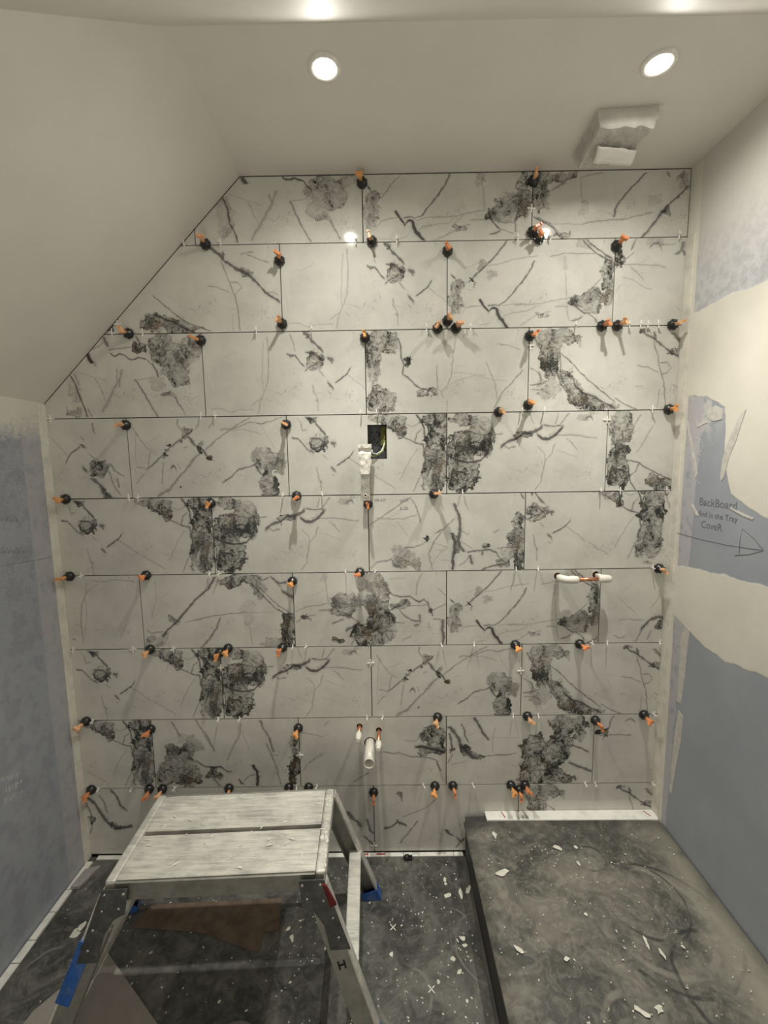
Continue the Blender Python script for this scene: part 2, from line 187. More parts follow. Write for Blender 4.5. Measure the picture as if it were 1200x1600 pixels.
 (4, 0): ([[0,4.3,.7,[.077,.171],[.101,.195],[.137,.188],[.149,.158]],[0,2.6,.7,[.089,.153],[.113,.177],[.131,.165]],[0,5.5,.7,[.004,.143],[.041,.124],[.083,.117],[.126,.123],[.161,.152]],[1,5.1,.6,[.15,.14],[.164,.194],[.16,.23]],[0,2.5,.5,[.034,.232],[.076,.237],[.112,.224],[.167,.218],[.209,.223]],[0,7.9,.65,[.203,.173],[.227,.193],[.263,.204],[.287,.222],[.317,.227],[.358,.244]],[0,4.3,.4,[.209,.181],[.234,.169],[.258,.175]],[0,8.9,.65,[.293,.219],[.329,.227],[.358,.247]],[0,8.6,.7,[.338,.218],[.359,.2],[.383,.2],[.413,.22],[.436,.243]],[0,4.0,.55,[.364,.25],[.406,.247],[.433,.249]],[1,3.1,.45,[.424,.252],[.441,.273],[.455,.296]],[0,3.0,.35,[.383,.217],[.473,.214],[.563,.201]],[1,2.8,.4,[.488,.161],[.468,.187],[.449,.202]],[0,5.5,.45,[.516,.272],[.536,.283],[.546,.268]],[1,2.0,.4,[.337,.011],[.358,.041],[.372,.119],[.397,.149],[.408,.184]],[1,1.8,.3,[.372,.119],[.37,.143],[.342,.173]],[0,1.1,.2,[.415,.16],[.494,.129]],[1,1.5,.4,[.406,.256],[.414,.285],[.413,.297]],[1,1.3,.4,[.325,.257],[.309,.298]]],
  [[.058,.278,.054,.021,.5],[.101,.189,.066,.045,.6],[.053,.136,.051,.036,.55],[.059,.051,.055,.049,.6],[.148,.265,.024,.018,.2],[.161,.182,.012,.036,.4],[.281,.216,.03,.015,.5],[.524,.283,.024,.012,.25],[.035,.184,.03,.042,.5],[.089,.102,.03,.024,.6],[.124,.242,.036,.024,.45],[.023,.076,.021,.036,.6]]),
 (4, 1): ([[1,4.0,.6,[.059,.187],[.056,.228]],[1,2.2,.45,[.09,.216],[.103,.251],[.122,.286]],[1,1.7,.35,[.114,.144],[.142,.191],[.169,.244]],[0,3.3,.6,[.08,.115],[.116,.111],[.141,.096],[.172,.077],[.21,.058],[.25,.04]],[1,3.2,.55,[.092,.057],[.112,.072],[.128,.108]],[1,3.2,.6,[.116,.005],[.096,.036],[.089,.06],[.083,.102]]],
  [[.042,.281,.024,.018,.35],[.05,.234,.039,.065,.4],[.078,.275,.015,.024,.5],[.043,.133,.036,.03,.6],[.04,.073,.039,.049,.6],[.078,.03,.015,.03,.8],[.181,.041,.024,.03,.55],[.224,.028,.03,.024,.5]]),
 (5, -1): ([[0,2.4,.5,[.004,.186],[.041,.207],[.085,.238],[.128,.268],[.162,.288]],[1,2.7,.5,[.201,.192],[.192,.227],[.18,.261],[.162,.288]],[0,1.8,.4,[.029,.21],[.085,.207],[.14,.209],[.189,.222]],[0,3.4,.5,[.007,.016],[.029,.038],[.07,.043],[.092,.053]],[0,5.9,.55,[.089,.046],[.098,.027],[.119,.017]],[0,2.2,.5,[.139,.096],[.176,.096],[.207,.108],[.232,.126]],[0,4.5,.5,[.257,.148],[.275,.16],[.288,.163]],[1,3.1,.5,[.232,.07],[.251,.114],[.278,.151],[.3,.176],[.331,.206]],[1,2.1,.4,[.247,.006],[.238,.038],[.232,.07]],[1,1.5,.25,[.152,.14],[.109,.197]],[1,1.5,.3,[.232,.006],[.263,.057],[.3,.1]],[0,1.3,.3,[.244,.114],[.306,.094]],[0,1.5,.3,[.282,.044],[.319,.042]],[1,7.2,.65,[.353,.156],[.352,.193],[.343,.231],[.33,.265]],[1,8.1,.7,[.326,.005],[.325,.043],[.331,.081],[.331,.119],[.322,.15]],[1,7.5,.65,[.368,.074],[.356,.093],[.346,.119],[.352,.156]],[0,2.5,.4,[.355,.156],[.386,.143],[.389,.165]],[0,2.3,.4,[.362,.112],[.399,.089]],[1,2.9,.5,[.35,.02],[.381,.042],[.39,.061]],[1,7.3,.6,[.401,.026],[.397,.042],[.39,.061]],[0,4.6,.6,[.381,.074],[.43,.08],[.467,.082],[.492,.072],[.511,.047],[.537,.024]],[1,5.0,.6,[.44,.06],[.44,.079]],[0,2.0,.5,[.498,.088],[.548,.091],[.597,.093]],[0,5.2,.6,[.437,.003],[.475,.016],[.506,.022],[.537,.027]],[0,2.8,.4,[.479,.148],[.503,.16]],[1,4.8,.6,[.596,.279],[.584,.298]]],
  [[.102,.084,.022,.016,.35],[.139,.052,.044,.041,.35],[.182,.032,.016,.025,.35],[.232,.13,.011,.009,.7],[.34,.1,.012,.028,.6],[.452,.101,.012,.009,.6],[.518,.028,.022,.016,.5],[.577,.172,.022,.05,.5],[.566,.122,.028,.038,.4],[.586,.046,.019,.045,.55],[.542,.072,.025,.025,.2]]),
 (6, -3): ([[1,2.2,.4,[.358,.033],[.357,.12],[.367,.187],[.392,.238],[.433,.265]],[1,1.2,.25,[.366,.058],[.382,.132],[.384,.217],[.393,.277]],[0,2.0,.3,[.417,.283],[.458,.276],[.511,.285],[.581,.275]],[0,3.4,.5,[.317,.046],[.329,.04]]],
  []),
 (6, -2): ([[1,6.8,.65,[.074,.048],[.093,.072],[.138,.111],[.176,.157],[.221,.205],[.271,.246],[.297,.291]],[0,3.2,.4,[.016,.076],[.033,.064],[.081,.072]],[1,4.0,.5,[.225,.0],[.258,.039],[.296,.082]],[0,2.0,.35,[.167,.108],[.227,.119],[.293,.134]],[1,1.5,.25,[.038,.128],[.062,.213],[.061,.273]],[1,4.2,.55,[.231,.004],[.261,.034],[.29,.08],[.311,.125]],[0,2.0,.45,[.196,.114],[.261,.129],[.325,.138],[.42,.147]],[0,1.0,.25,[.42,.144],[.521,.145]],[0,4.1,.6,[.439,.26],[.468,.227],[.498,.195],[.528,.162],[.559,.142],[.593,.118]],[0,2.7,.5,[.454,.263],[.481,.234],[.511,.201],[.542,.171],[.572,.151],[.601,.131]],[0,3.6,.6,[.459,.292],[.483,.272],[.509,.285]],[0,6.1,.6,[.515,.291],[.533,.272],[.552,.259],[.577,.265]],[1,5.1,.5,[.554,.246],[.533,.272]],[0,8.3,.6,[.557,.233],[.581,.213],[.6,.206]],[1,1.5,.3,[.432,.011],[.43,.031],[.424,.091]]],
  [[.129,.115,.015,.018,.55],[.083,.054,.007,.009,.5],[.042,.029,.036,.025,.25],[.091,.035,.012,.022,.25],[.395,.274,.069,.024,.55],[.351,.268,.031,.019,.5],[.469,.24,.025,.039,.35],[.42,.15,.025,.046,.12],[.418,.104,.013,.02,.25],[.576,.089,.022,.046,.5],[.574,.029,.029,.033,.5],[.509,.017,.038,.017,.3]]),
 (6, -1): ([[1,2.5,.3,[.138,.172],[.131,.237],[.126,.288]],[0,2.1,.4,[.008,.147],[.053,.166],[.097,.169],[.135,.178]],[0,2.7,.4,[.006,.102],[.039,.121],[.084,.133]],[0,5.1,.4,[.097,.15],[.128,.149],[.154,.155]],[1,4.7,.6,[.185,.139],[.163,.158],[.155,.198]],[0,4.3,.5,[.152,.096],[.178,.106],[.194,.112]],[0,3.7,.5,[.197,.138],[.229,.118],[.254,.098]],[0,8.0,.6,[.202,.066],[.228,.079],[.26,.098]],[1,3.1,.4,[.226,.006],[.24,.046],[.244,.085]],[0,4.5,.65,[.369,.23],[.394,.207],[.426,.2],[.457,.203],[.476,.187],[.495,.18],[.513,.189]],[1,4.7,.6,[.548,.121],[.542,.134],[.529,.173],[.51,.19]],[0,2.3,.5,[.548,.14],[.564,.153],[.6,.169]],[0,4.3,.6,[.381,.149],[.413,.162],[.444,.174]],[0,5.0,.55,[.419,.148],[.437,.122],[.469,.102],[.497,.102]],[1,6.0,.5,[.497,.095],[.497,.128]],[0,2.0,.4,[.444,.164],[.507,.164],[.532,.17]],[0,6.1,.5,[.475,.082],[.494,.085]],[0,3.2,.5,[.551,.107],[.57,.107],[.595,.094]],[1,8.1,.6,[.586,.001],[.592,.034],[.586,.061],[.589,.107]],[0,2.0,.5,[.355,.094],[.437,.095]],[0,2.2,.4,[.43,.023],[.462,.039]],[1,1.5,.4,[.535,.068],[.532,.095]],[1,3.2,.3,[.482,.206],[.489,.258],[.508,.296]],[0,1.5,.25,[.376,.272],[.445,.277]],[0,2.7,.4,[.57,.231],[.598,.205]]],
  [[.123,.279,.014,.016,.2],[.048,.121,.018,.009,.6],[.205,.171,.05,.049,.4],[.167,.171,.016,.026,.5],[.169,.023,.019,.017,.6],[.307,.228,.044,.058,.4],[.33,.13,.038,.079,.65],[.291,.045,.064,.043,.65],[.313,.247,.05,.052,.45],[.336,.13,.035,.079,.7],[.354,.071,.038,.06,.7],[.392,.064,.016,.04,.3],[.542,.14,.008,.016,.6],[.419,.168,.031,.016,.5]]),
 (6, 1): ([[0,9.9,.65,[.164,.054],[.188,.077],[.205,.099],[.236,.105],[.259,.095]],[1,2.8,.5,[.147,.005],[.17,.05]],[0,2.0,.3,[.079,.094],[.117,.097],[.18,.093]],[0,3.4,.35,[.06,.032],[.083,.019],[.105,.028]],[0,1.6,.3,[.075,.182],[.148,.116]],[1,2.0,.35,[.203,.142],[.232,.187],[.23,.219]],[1,3.3,.4,[.191,.011],[.208,.05]]],
  [[.245,.069,.019,.012,.5]]),
 (8, -2): ([[1,4.5,.5,[.115,.228],[.102,.259],[.084,.291]],[1,3.4,.5,[.253,.163],[.226,.214],[.205,.258],[.184,.297]],[0,4.5,.65,[.173,.119],[.201,.099],[.242,.086],[.272,.092],[.306,.066]],[1,3.2,.5,[.252,.161],[.234,.211],[.218,.25]],[1,4.4,.35,[.302,.117],[.33,.183],[.36,.229],[.366,.281]],[1,1.6,.3,[.397,.162],[.371,.248]],[1,5.3,.55,[.495,.155],[.479,.221],[.457,.26],[.446,.296]],[1,3.7,.45,[.519,.008],[.504,.088],[.488,.135],[.466,.195]],[0,3.2,.65,[.208,.095],[.239,.091],[.276,.091],[.299,.071],[.318,.067]],[0,3.1,.6,[.205,.042],[.243,.051],[.274,.054]],[1,9.5,.75,[.42,.006],[.425,.042],[.423,.069],[.406,.099]],[0,2.4,.55,[.365,.026],[.391,.05],[.416,.056]],[1,6.8,.6,[.361,.01],[.347,.037]],[1,7.5,.5,[.265,.007],[.242,.038]],[0,2.0,.4,[.482,.142],[.513,.141]]],
  [[.132,.221,.027,.016,.25],[.177,.183,.036,.025,.2],[.07,.184,.024,.016,.35],[.108,.126,.053,.058,.5],[.037,.056,.036,.045,.4],[.133,.062,.054,.052,.5],[.155,.026,.024,.023,.8],[.243,.058,.028,.02,.5],[.582,.187,.015,.046,.45],[.581,.087,.022,.04,.65],[.57,.031,.019,.027,.5]]),
 (8, -1): ([[0,1.5,.35,[.009,.239],[.055,.231],[.097,.218]],[0,5.4,.3,[.013,.074],[.038,.107],[.076,.133],[.095,.146]],[0,5.3,.3,[.105,.27],[.124,.286]],[0,3.6,.4,[.221,.018],[.259,.044],[.284,.057]],[0,3.1,.5,[.34,.149],[.386,.142],[.412,.145],[.458,.127],[.504,.126],[.55,.115],[.57,.104]],[1,5.3,.6,[.58,.061],[.57,.083],[.563,.108]],[1,2.1,.4,[.59,.011],[.577,.061]],[0,8.3,.75,[.475,.169],[.504,.172],[.537,.161],[.596,.146]],[0,2.3,.35,[.433,.197],[.478,.197],[.505,.224]]],
  [[.55,.217,.052,.042,.45],[.577,.16,.026,.028,.6],[.524,.154,.033,.018,.5]]),
 (8, 0): ([[1,11.3,.65,[.113,.116],[.086,.145],[.06,.173],[.053,.202],[.033,.23],[.01,.258]],[0,1.1,.75,[.113,.116],[.158,.126],[.198,.129],[.25,.13],[.286,.137]],[1,6.1,.6,[.027,.153],[.02,.188],[.014,.23]],[1,3.3,.5,[.006,.096],[.027,.139]],[1,4.3,.55,[.091,.187],[.076,.215],[.076,.236],[.062,.268]],[1,8.1,.65,[.172,.197],[.151,.228],[.131,.263],[.114,.295]],[1,1.5,.3,[.191,.144],[.191,.214],[.202,.252]],[0,1.0,.25,[.17,.207],[.294,.206]],[0,1.5,.35,[.021,.089],[.086,.106]],[0,5.4,.6,[.507,.173],[.544,.159],[.584,.14]],[0,7.6,.6,[.504,.094],[.535,.08],[.566,.066],[.6,.053]]],
  [[.079,.152,.02,.018,.6],[.126,.127,.03,.016,.6],[.024,.156,.01,.008,.6],[.368,.156,.059,.057,.55],[.383,.07,.072,.075,.65],[.468,.258,.036,.039,.5],[.528,.26,.048,.032,.45],[.47,.173,.037,.079,.6],[.407,.025,.111,.023,.7],[.542,.205,.024,.02,.35]]),
 (8, 1): ([[0,8.1,.6,[.036,.233],[.06,.242],[.066,.255]],[1,3.3,.5,[.06,.255],[.07,.281],[.079,.295]],[0,4.0,.4,[.025,.21],[.092,.213],[.153,.212]],[0,5.0,.5,[.125,.271],[.143,.284],[.165,.267]]],
  [[.031,.223,.027,.014,.7]]),
 (9, -3): ([[1,11.3,.65,[.109,.125],[.081,.152],[.06,.192],[.039,.232],[.006,.265]],[0,9.1,.7,[.108,.118],[.145,.121],[.188,.131]],[1,7.1,.6,[.169,.2],[.147,.224],[.133,.263],[.111,.296]],[1,3.8,.5,[.09,.188],[.082,.205],[.082,.231],[.061,.271]],[1,5.2,.6,[.022,.172],[.004,.239]],[1,3.2,.5,[.005,.093],[.027,.159]]],
  [[.121,.131,.024,.013,.7],[.021,.162,.011,.017,.6]]),
 (9, -2): ([[1,12.6,.6,[.545,.114],[.534,.136],[.511,.153],[.492,.187]],[1,6.6,.6,[.598,.084],[.583,.101],[.576,.135],[.572,.152]],[1,6.6,.6,[.596,.029],[.559,.072]]],
  []),
 (9, -1): ([[1,3.0,.5,[.116,.228],[.113,.272]],[0,6.7,.65,[.041,.108],[.068,.111],[.095,.133],[.121,.126],[.135,.118]],[1,4.4,.6,[.108,.118],[.095,.148]],[0,3.5,.35,[.115,.155],[.162,.176],[.216,.198],[.256,.234]],[1,4.3,.5,[.107,.037],[.134,.074],[.162,.11],[.182,.14]],[1,9.7,.65,[.329,.068],[.313,.079],[.302,.098]],[0,9.9,.6,[.346,.06],[.363,.041],[.38,.056]],[1,5.7,.6,[.346,.015],[.363,.045]]],
  [[.113,.257,.013,.018,.5]]),
}
CLIPS = [(-0.3, 2.618), (0.298, 2.614), (-0.865, 2.421), (-0.27, 2.421), (0.3, 2.446), (0.326, 2.42), (0.599, 2.395), (-0.607, 2.365), (-0.001, 2.387), (-1.166, 2.128), (-0.902, 2.094), (-0.607, 2.148), (-0.299, 2.094), (-0.036, 2.123), (-0.002, 2.149), (0.032, 2.122), (0.302, 2.091), (0.563, 2.116), (0.619, 2.115), (0.82, 2.119), (-1.201, 1.793), (-0.603, 1.786), (0.303, 1.845), (0.192, 1.817), (0.824, 1.816), (-1.458, 1.521), (-0.901, 1.494), (-0.573, 1.516), (-0.301, 1.482), (-0.05, 1.515), (-1.472, 1.217), (-1.172, 1.212), (-0.6, 1.184), (-0.338, 1.214), (0.822, 1.218), (-1.18, 0.916), (-0.907, 0.897), (-0.869, 0.916), (-0.652, 0.912), (0.272, 0.91), (0.527, 0.915), (-1.464, 0.617), (-1.199, 0.574), (-0.601, 0.572), (-0.036, 0.615), (0.327, 0.616), (0.6, 0.59), (0.797, 0.618), (-1.471, 0.318), (-1.23, 0.317), (-1.175, 0.314), (-0.899, 0.303), (-0.651, 0.315), (-0.569, 0.316), (-0.303, 0.284), (-0.047, 0.315), (0.027, 0.314), (0.266, 0.317), (0.324, 0.316), (0.298, 0.288)]
SPACERS = [(-0.939, 2.421), (-0.806, 2.423), (-0.324, 2.418), (-0.183, 2.426), (0.251, 2.417), (0.364, 2.42), (0.824, 2.411), (-1.222, 2.124), (-1.114, 2.122), (-0.697, 2.12), (-0.498, 2.119), (-0.077, 2.115), (0.084, 2.118), (0.466, 2.116), (0.66, 2.114), (0.699, 2.118), (0.724, 2.12), (0.764, 2.12), (-0.92, 1.821), (-0.862, 1.824), (-0.319, 1.813), (-0.259, 1.812), (0.275, 1.811), (0.363, 1.813), (0.759, 1.815), (-1.214, 1.515), (-1.174, 1.516), (-0.623, 1.516), (-0.479, 1.516), (-0.028, 1.522), (0.058, 1.518), (0.585, 1.519), (0.654, 1.518), (0.831, 1.519), (-1.419, 1.214), (-0.923, 1.216), (-0.882, 1.214), (-0.396, 1.222), (-0.275, 1.22), (0.272, 1.221), (0.354, 1.22), (0.797, 1.224), (-1.486, 0.92), (-1.082, 0.914), (-0.611, 0.919), (-0.556, 0.919), (-0.022, 0.918), (0.112, 0.92), (0.573, 0.914), (0.636, 0.918), (0.844, 0.918), (-1.435, 0.612), (-0.924, 0.608), (-0.836, 0.614), (-0.321, 0.607), (-0.256, 0.613), (0.272, 0.61), (0.371, 0.615), (0.834, 0.612), (-1.438, 0.315), (-1.3, 0.307), (-1.121, 0.311), (-0.62, 0.31), (-0.533, 0.315), (-0.097, 0.311), (0.107, 0.309), (0.571, 0.312), (0.613, 0.31), (0.845, 0.31)]
FLAT = [(0.298, 2.527), (-1.205, 2.157), (0.305, 2.059), (-1.487, 1.821), (0.598, 1.786), (-1.251, 0.913), (-0.904, 0.832), (-0.303, 0.844), (0.298, 0.803), (-0.602, 0.45), (-0.303, 0.036)]
SMEARS = {'a': [(-0.317, 1.783), (-0.302, 1.736), (-0.288, 1.689), (-0.267, 1.646), (-0.252, 1.578), (-0.24, 1.563), (-0.235, 1.588), (-0.241, 1.64), (-0.257, 1.69), (-0.274, 1.725), (-0.295, 1.766)], 'b': [(-0.109, 1.752), (-0.144, 1.764), (-0.163, 1.758), (-0.139, 1.752), (-0.116, 1.745)], 'c': [(-0.155, 1.801), (-0.192, 1.81), (-0.226, 1.793), (-0.224, 1.763), (-0.188, 1.76), (-0.161, 1.775)], 'd': [(-0.23, 1.809), (-0.309, 1.795), (-0.301, 1.746), (-0.279, 1.728), (-0.255, 1.76)], 'e': [(-0.054, 1.779), (-0.061, 1.779), (-0.1, 1.675), (-0.131, 1.585), (-0.123, 1.567), (-0.091, 1.664)], 'f': [(-0.283, 1.48), (-0.288, 1.483), (-0.338, 1.469), (-0.376, 1.46), (-0.372, 1.455), (-0.334, 1.462)], 'g': [(-0.11, 1.475), (-0.123, 1.472), (-0.144, 1.447), (-0.151, 1.439), (-0.139, 1.438), (-0.124, 1.454)], 'h': [(-0.118, 1.035), (-0.146, 1.022), (-0.141, 0.935), (-0.137, 0.835), (-0.127, 0.729), (-0.105, 0.729), (-0.106, 0.869), (-0.104, 0.968)], 'i': [(-0.115, 0.697), (-0.144, 0.689), (-0.14, 0.584), (-0.123, 0.468), (-0.111, 0.352), (-0.096, 0.35), (-0.099, 0.477), (-0.104, 0.586)]}
# ================================================================ materials
# ---- marble: veins are float curves over the tile, clouds are ellipses, both warped by noise
def vein_group():
    g = bpy.data.node_groups.new('vein', 'ShaderNodeTree')
    for n in ('Prev', 'T', 'C', 'F', 'S', 'W', 'T0', 'T1', 'D', 'N'): g.interface.new_socket(n, in_out='INPUT', socket_type='NodeSocketFloat')
    g.interface.new_socket('Out', in_out='OUTPUT', socket_type='NodeSocketFloat')
    i = nd(g, 'NodeGroupInput').outputs; o = nd(g, 'NodeGroupOutput')
    dist = mth(g, 'MULTIPLY', mth(g, 'ABSOLUTE', mth(g, 'SUBTRACT', i['C'], i['F'])), i['S'])
    w = mth(g, 'MULTIPLY', i['W'], mth(g, 'MULTIPLY_ADD', i['N'], 2.5, -.15))
    w = mth(g, 'MAXIMUM', w, .0003)
    m = mapr(g, dist, mth(g, 'MULTIPLY_ADD', w, .62, .0009), mth(g, 'MULTIPLY', w, .25), 0.0, 1.0)
    halo = mapr(g, dist, mth(g, 'MULTIPLY_ADD', w, 1.3, .004), 0.0, 0.0, .28)
    m = mth(g, 'MAXIMUM', m, halo)
    e0 = mapr(g, mth(g, 'SUBTRACT', i['T'], i['T0']), -.008, .006); e1 = mapr(g, mth(g, 'SUBTRACT', i['T1'], i['T']), -.008, .006)
    m = mth(g, 'MULTIPLY', mth(g, 'MULTIPLY', m, i['D']), mth(g, 'MULTIPLY', e0, e1))
    g.links.new(mth(g, 'MAXIMUM', i['Prev'], m), o.inputs[0]); return g
def blob_group():
    """adds an ellipse to a field: x = coverage, y = coverage * density"""
    g = bpy.data.node_groups.new('cloud', 'ShaderNodeTree')
    for n, t in (('Prev', 'Vector'), ('P', 'Vector'), ('C', 'Vector'), ('R', 'Vector'), ('D', 'Vector')): g.interface.new_socket(n, in_out='INPUT', socket_type='NodeSocket' + t)
    g.interface.new_socket('Out', in_out='OUTPUT', socket_type='NodeSocketVector')
    i = nd(g, 'NodeGroupInput').outputs; o = nd(g, 'NodeGroupOutput')
    s = nd(g, 'ShaderNodeVectorMath', operation='SUBTRACT'); g.links.new(i['P'], s.inputs[0]); g.links.new(i['C'], s.inputs[1])
    d = nd(g, 'ShaderNodeVectorMath', operation='DIVIDE'); g.links.new(s.outputs[0], d.inputs[0]); g.links.new(i['R'], d.inputs[1])
    l = nd(g, 'ShaderNodeVectorMath', operation='LENGTH'); g.links.new(d.outputs[0], l.inputs[0])
    w = mapr(g, l.outputs['Value'], 1.55, .45)
    m = nd(g, 'ShaderNodeVectorMath', operation='SCALE'); g.links.new(i['D'], m.inputs[0]); g.links.new(w, m.inputs['Scale'])
    ad = nd(g, 'ShaderNodeVectorMath', operation='ADD'); g.links.new(m.outputs[0], ad.inputs[0]); g.links.new(i['Prev'], ad.inputs[1])
    g.links.new(ad.outputs[0], o.inputs[0]); return g
VG, BG = vein_group(), blob_group()
def coords_group():
    """tile coordinates: warped x,z for veins (T/C normalised) and for clouds, plus marbling texture"""
    g = bpy.data.node_groups.new('marble_coords', 'ShaderNodeTree')
    g.interface.new_socket('Vec', in_out='INPUT', socket_type='NodeSocketVector')
    for n, t in (('TX', 'Float'), ('TZ', 'Float'), ('P', 'Vector'), ('N', 'Float'), ('Tex', 'Float'), ('Base', 'Color'), ('Hair', 'Float'), ('Tint', 'Float')):
        g.interface.new_socket(n, in_out='OUTPUT', socket_type='NodeSocket' + t)
    i = nd(g, 'NodeGroupInput').outputs; o = nd(g, 'NodeGroupOutput'); V = i[0]
    def warp(V, scale, amp, det=3):
        n = noi(g, V, scale, det, .6, 0, 1)
        s = nd(g, 'ShaderNodeVectorMath', operation='MULTIPLY_ADD'); g.links.new(n, s.inputs[0])
        s.inputs[1].default_value = (amp, 0, amp); g.links.new(V, s.inputs[2])
        a = nd(g, 'ShaderNodeVectorMath', operation='ADD'); g.links.new(s.outputs[0], a.inputs[0]); a.inputs[1].default_value = (-amp * .5, 0, -amp * .5)
        return a.outputs[0]
    W = warp(V, 38, .013, 5); sp = nd(g, 'ShaderNodeSeparateXYZ'); g.links.new(W, sp.inputs[0])
    g.links.new(mth(g, 'MULTIPLY_ADD', sp.outputs[0], 1 / .8, .1 / .8), o.inputs['TX'])
    g.links.new(mth(g, 'MULTIPLY_ADD', sp.outputs[2], 1 / .4, .05 / .4), o.inputs['TZ'])
    P = warp(V, 20, .095, 7); g.links.new(P, o.inputs['P'])
    g.links.new(noi(g, V, 60, 2, .5), o.inputs['N'])
    Q = warp(V, 14, .09, 4); Q2 = warp(Q, 40, .02, 3)
    n0 = noi(g, Q, 13, 3, .5)
    con = mapr(g, mth(g, 'ABSOLUTE', mth(g, 'SINE', mth(g, 'MULTIPLY', n0, 46))), .42, .0, 0, 1)       # agate-like contour lines
    con2 = mapr(g, mth(g, 'ABSOLUTE', mth(g, 'SINE', mth(g, 'MULTIPLY', noi(g, Q2, 30, 3, .55), 26))), .40, .0, 0, 1)
    big = mapr(g, noi(g, Q2, 15, 5, .65), .42, .60, 0, 1)
    mid = mapr(g, noi(g, Q2, 48, 6, .72), .36, .62, 0, 1)
    t = mth(g, 'ADD', mth(g, 'MULTIPLY', mth(g, 'MAXIMUM', mth(g, 'MULTIPLY', con, .8), mth(g, 'MULTIPLY', con2, .55)), mth(g, 'MULTIPLY_ADD', big, .45, .35)),
            mth(g, 'MULTIPLY_ADD', big, .38, mth(g, 'MULTIPLY', mid, .34)))
    g.links.new(t, o.inputs['Tex'])
    cl = mapr(g, noi(g, Q, 7, 5, .6), .35, .7)
    g.links.new(mixc(g, cl, (.66, .655, .605), (.56, .555, .51)), o.inputs['Base'])
    h = mth(g, 'ABSOLUTE', mth(g, 'SUBTRACT', noi(g, W, 9, 4, .55, .8), .5))
    hm = mapr(g, noi(g, V, 6, 2, .5), .45, .62)
    g.links.new(mth(g, 'MULTIPLY', mapr(g, h, .005, .001, 0, .34), hm), o.inputs['Hair'])
    g.links.new(mapr(g, noi(g, V, 11, 3, .5), .5, .7), o.inputs['Tint'])
    return g
CG = coords_group()
def marble(name, veins, blobs):
    m, nt, bs = newmat(name)
    tc = nd(nt, 'ShaderNodeTexCoord')
    cg = nd(nt, 'ShaderNodeGroup', node_tree=CG); nt.links.new(tc.outputs['Object'], cg.inputs[0]); O = cg.outputs
    prev = O['Hair']
    for ax, w, d, *pts in veins:
        nx = [((p[0] + .1) / .8, (p[1] + .05) / .4) for p in pts]
        if ax == 1: nx = [(b, a) for a, b in nx]
        T, Cc = (O['TX'], O['TZ']) if ax == 0 else (O['TZ'], O['TX'])
        nx = [p for p in nx if -.2 < p[0] < 1.2]
        if len(nx) < 2: continue
        sl0 = (nx[1][1] - nx[0][1]) / (nx[1][0] - nx[0][0] + 1e-6); sl1 = (nx[-1][1] - nx[-2][1]) / (nx[-1][0] - nx[-2][0] + 1e-6)
        full = [(max(0, nx[0][0] - .03), nx[0][1] - sl0 * .03)] + nx + [(min(1, nx[-1][0] + .03), nx[-1][1] + sl1 * .03)]
        full = [p for k, p in enumerate(full) if k == 0 or p[0] > full[k - 1][0] + .002]
        F = curve_node(nt, T, full)
        v = nd(nt, 'ShaderNodeGroup', node_tree=VG)
        for k, x in zip(('Prev', 'T', 'C', 'F', 'S', 'W', 'T0', 'T1', 'D', 'N'), (prev, T, Cc, F, .4 if ax == 0 else .8, w * (.00145 if w >= 6 else .0012), nx[0][0], nx[-1][0], min(1, d * 1.25), O['N'])):
            setv(nt, v.inputs[k], x)
        prev = v.outputs[0]
    cloud = None
    for cx, cz, rx, rz, d in blobs:
        b = nd(nt, 'ShaderNodeGroup', node_tree=BG)
        if cloud is not None: nt.links.new(cloud, b.inputs['Prev'])
        nt.links.new(O['P'], b.inputs['P'])
        b.inputs['C'].default_value = (cx, 0, cz); b.inputs['R'].default_value = (max(rx, .004), 1000, max(rz, .004)); b.inputs['D'].default_value = (1, d, 0)
        cloud = b.outputs[0]
    c = O['Base']
    if cloud is not None:
        sp = nd(nt, 'ShaderNodeSeparateXYZ'); nt.links.new(cloud, sp.inputs[0]); A = sp.outputs[0]
        dens = mth(nt, 'DIVIDE', sp.outputs[1], mth(nt, 'MAXIMUM', A, .01))
        mask = mapr(nt, A, .34, .46); rim = mth(nt, 'MULTIPLY', mask, mapr(nt, A, .62, .42, 0, .45))
        soft = mapr(nt, A, .05, .45, 0, .10)
        dk = mth(nt, 'MULTIPLY', mth(nt, 'MULTIPLY', mask, dens), mth(nt, 'ADD', mth(nt, 'MULTIPLY_ADD', O['Tex'], 2.5, .2), rim))
        dk = mth(nt, 'MAXIMUM', dk, soft, clamp=True)
        brown = mth(nt, 'MULTIPLY', mask, O['Tint'], clamp=True)
        c = mixc(nt, dk, c, mixc(nt, brown, (.036, .038, .034), (.14, .11, .08)))
    c = mixc(nt, prev, c, (.055, .052, .055))
    nt.links.new(c, bs.inputs['Base Color'])
    bs.inputs['Roughness'].default_value = .07; bs.inputs['Specular IOR Level'].default_value = .42
    return m
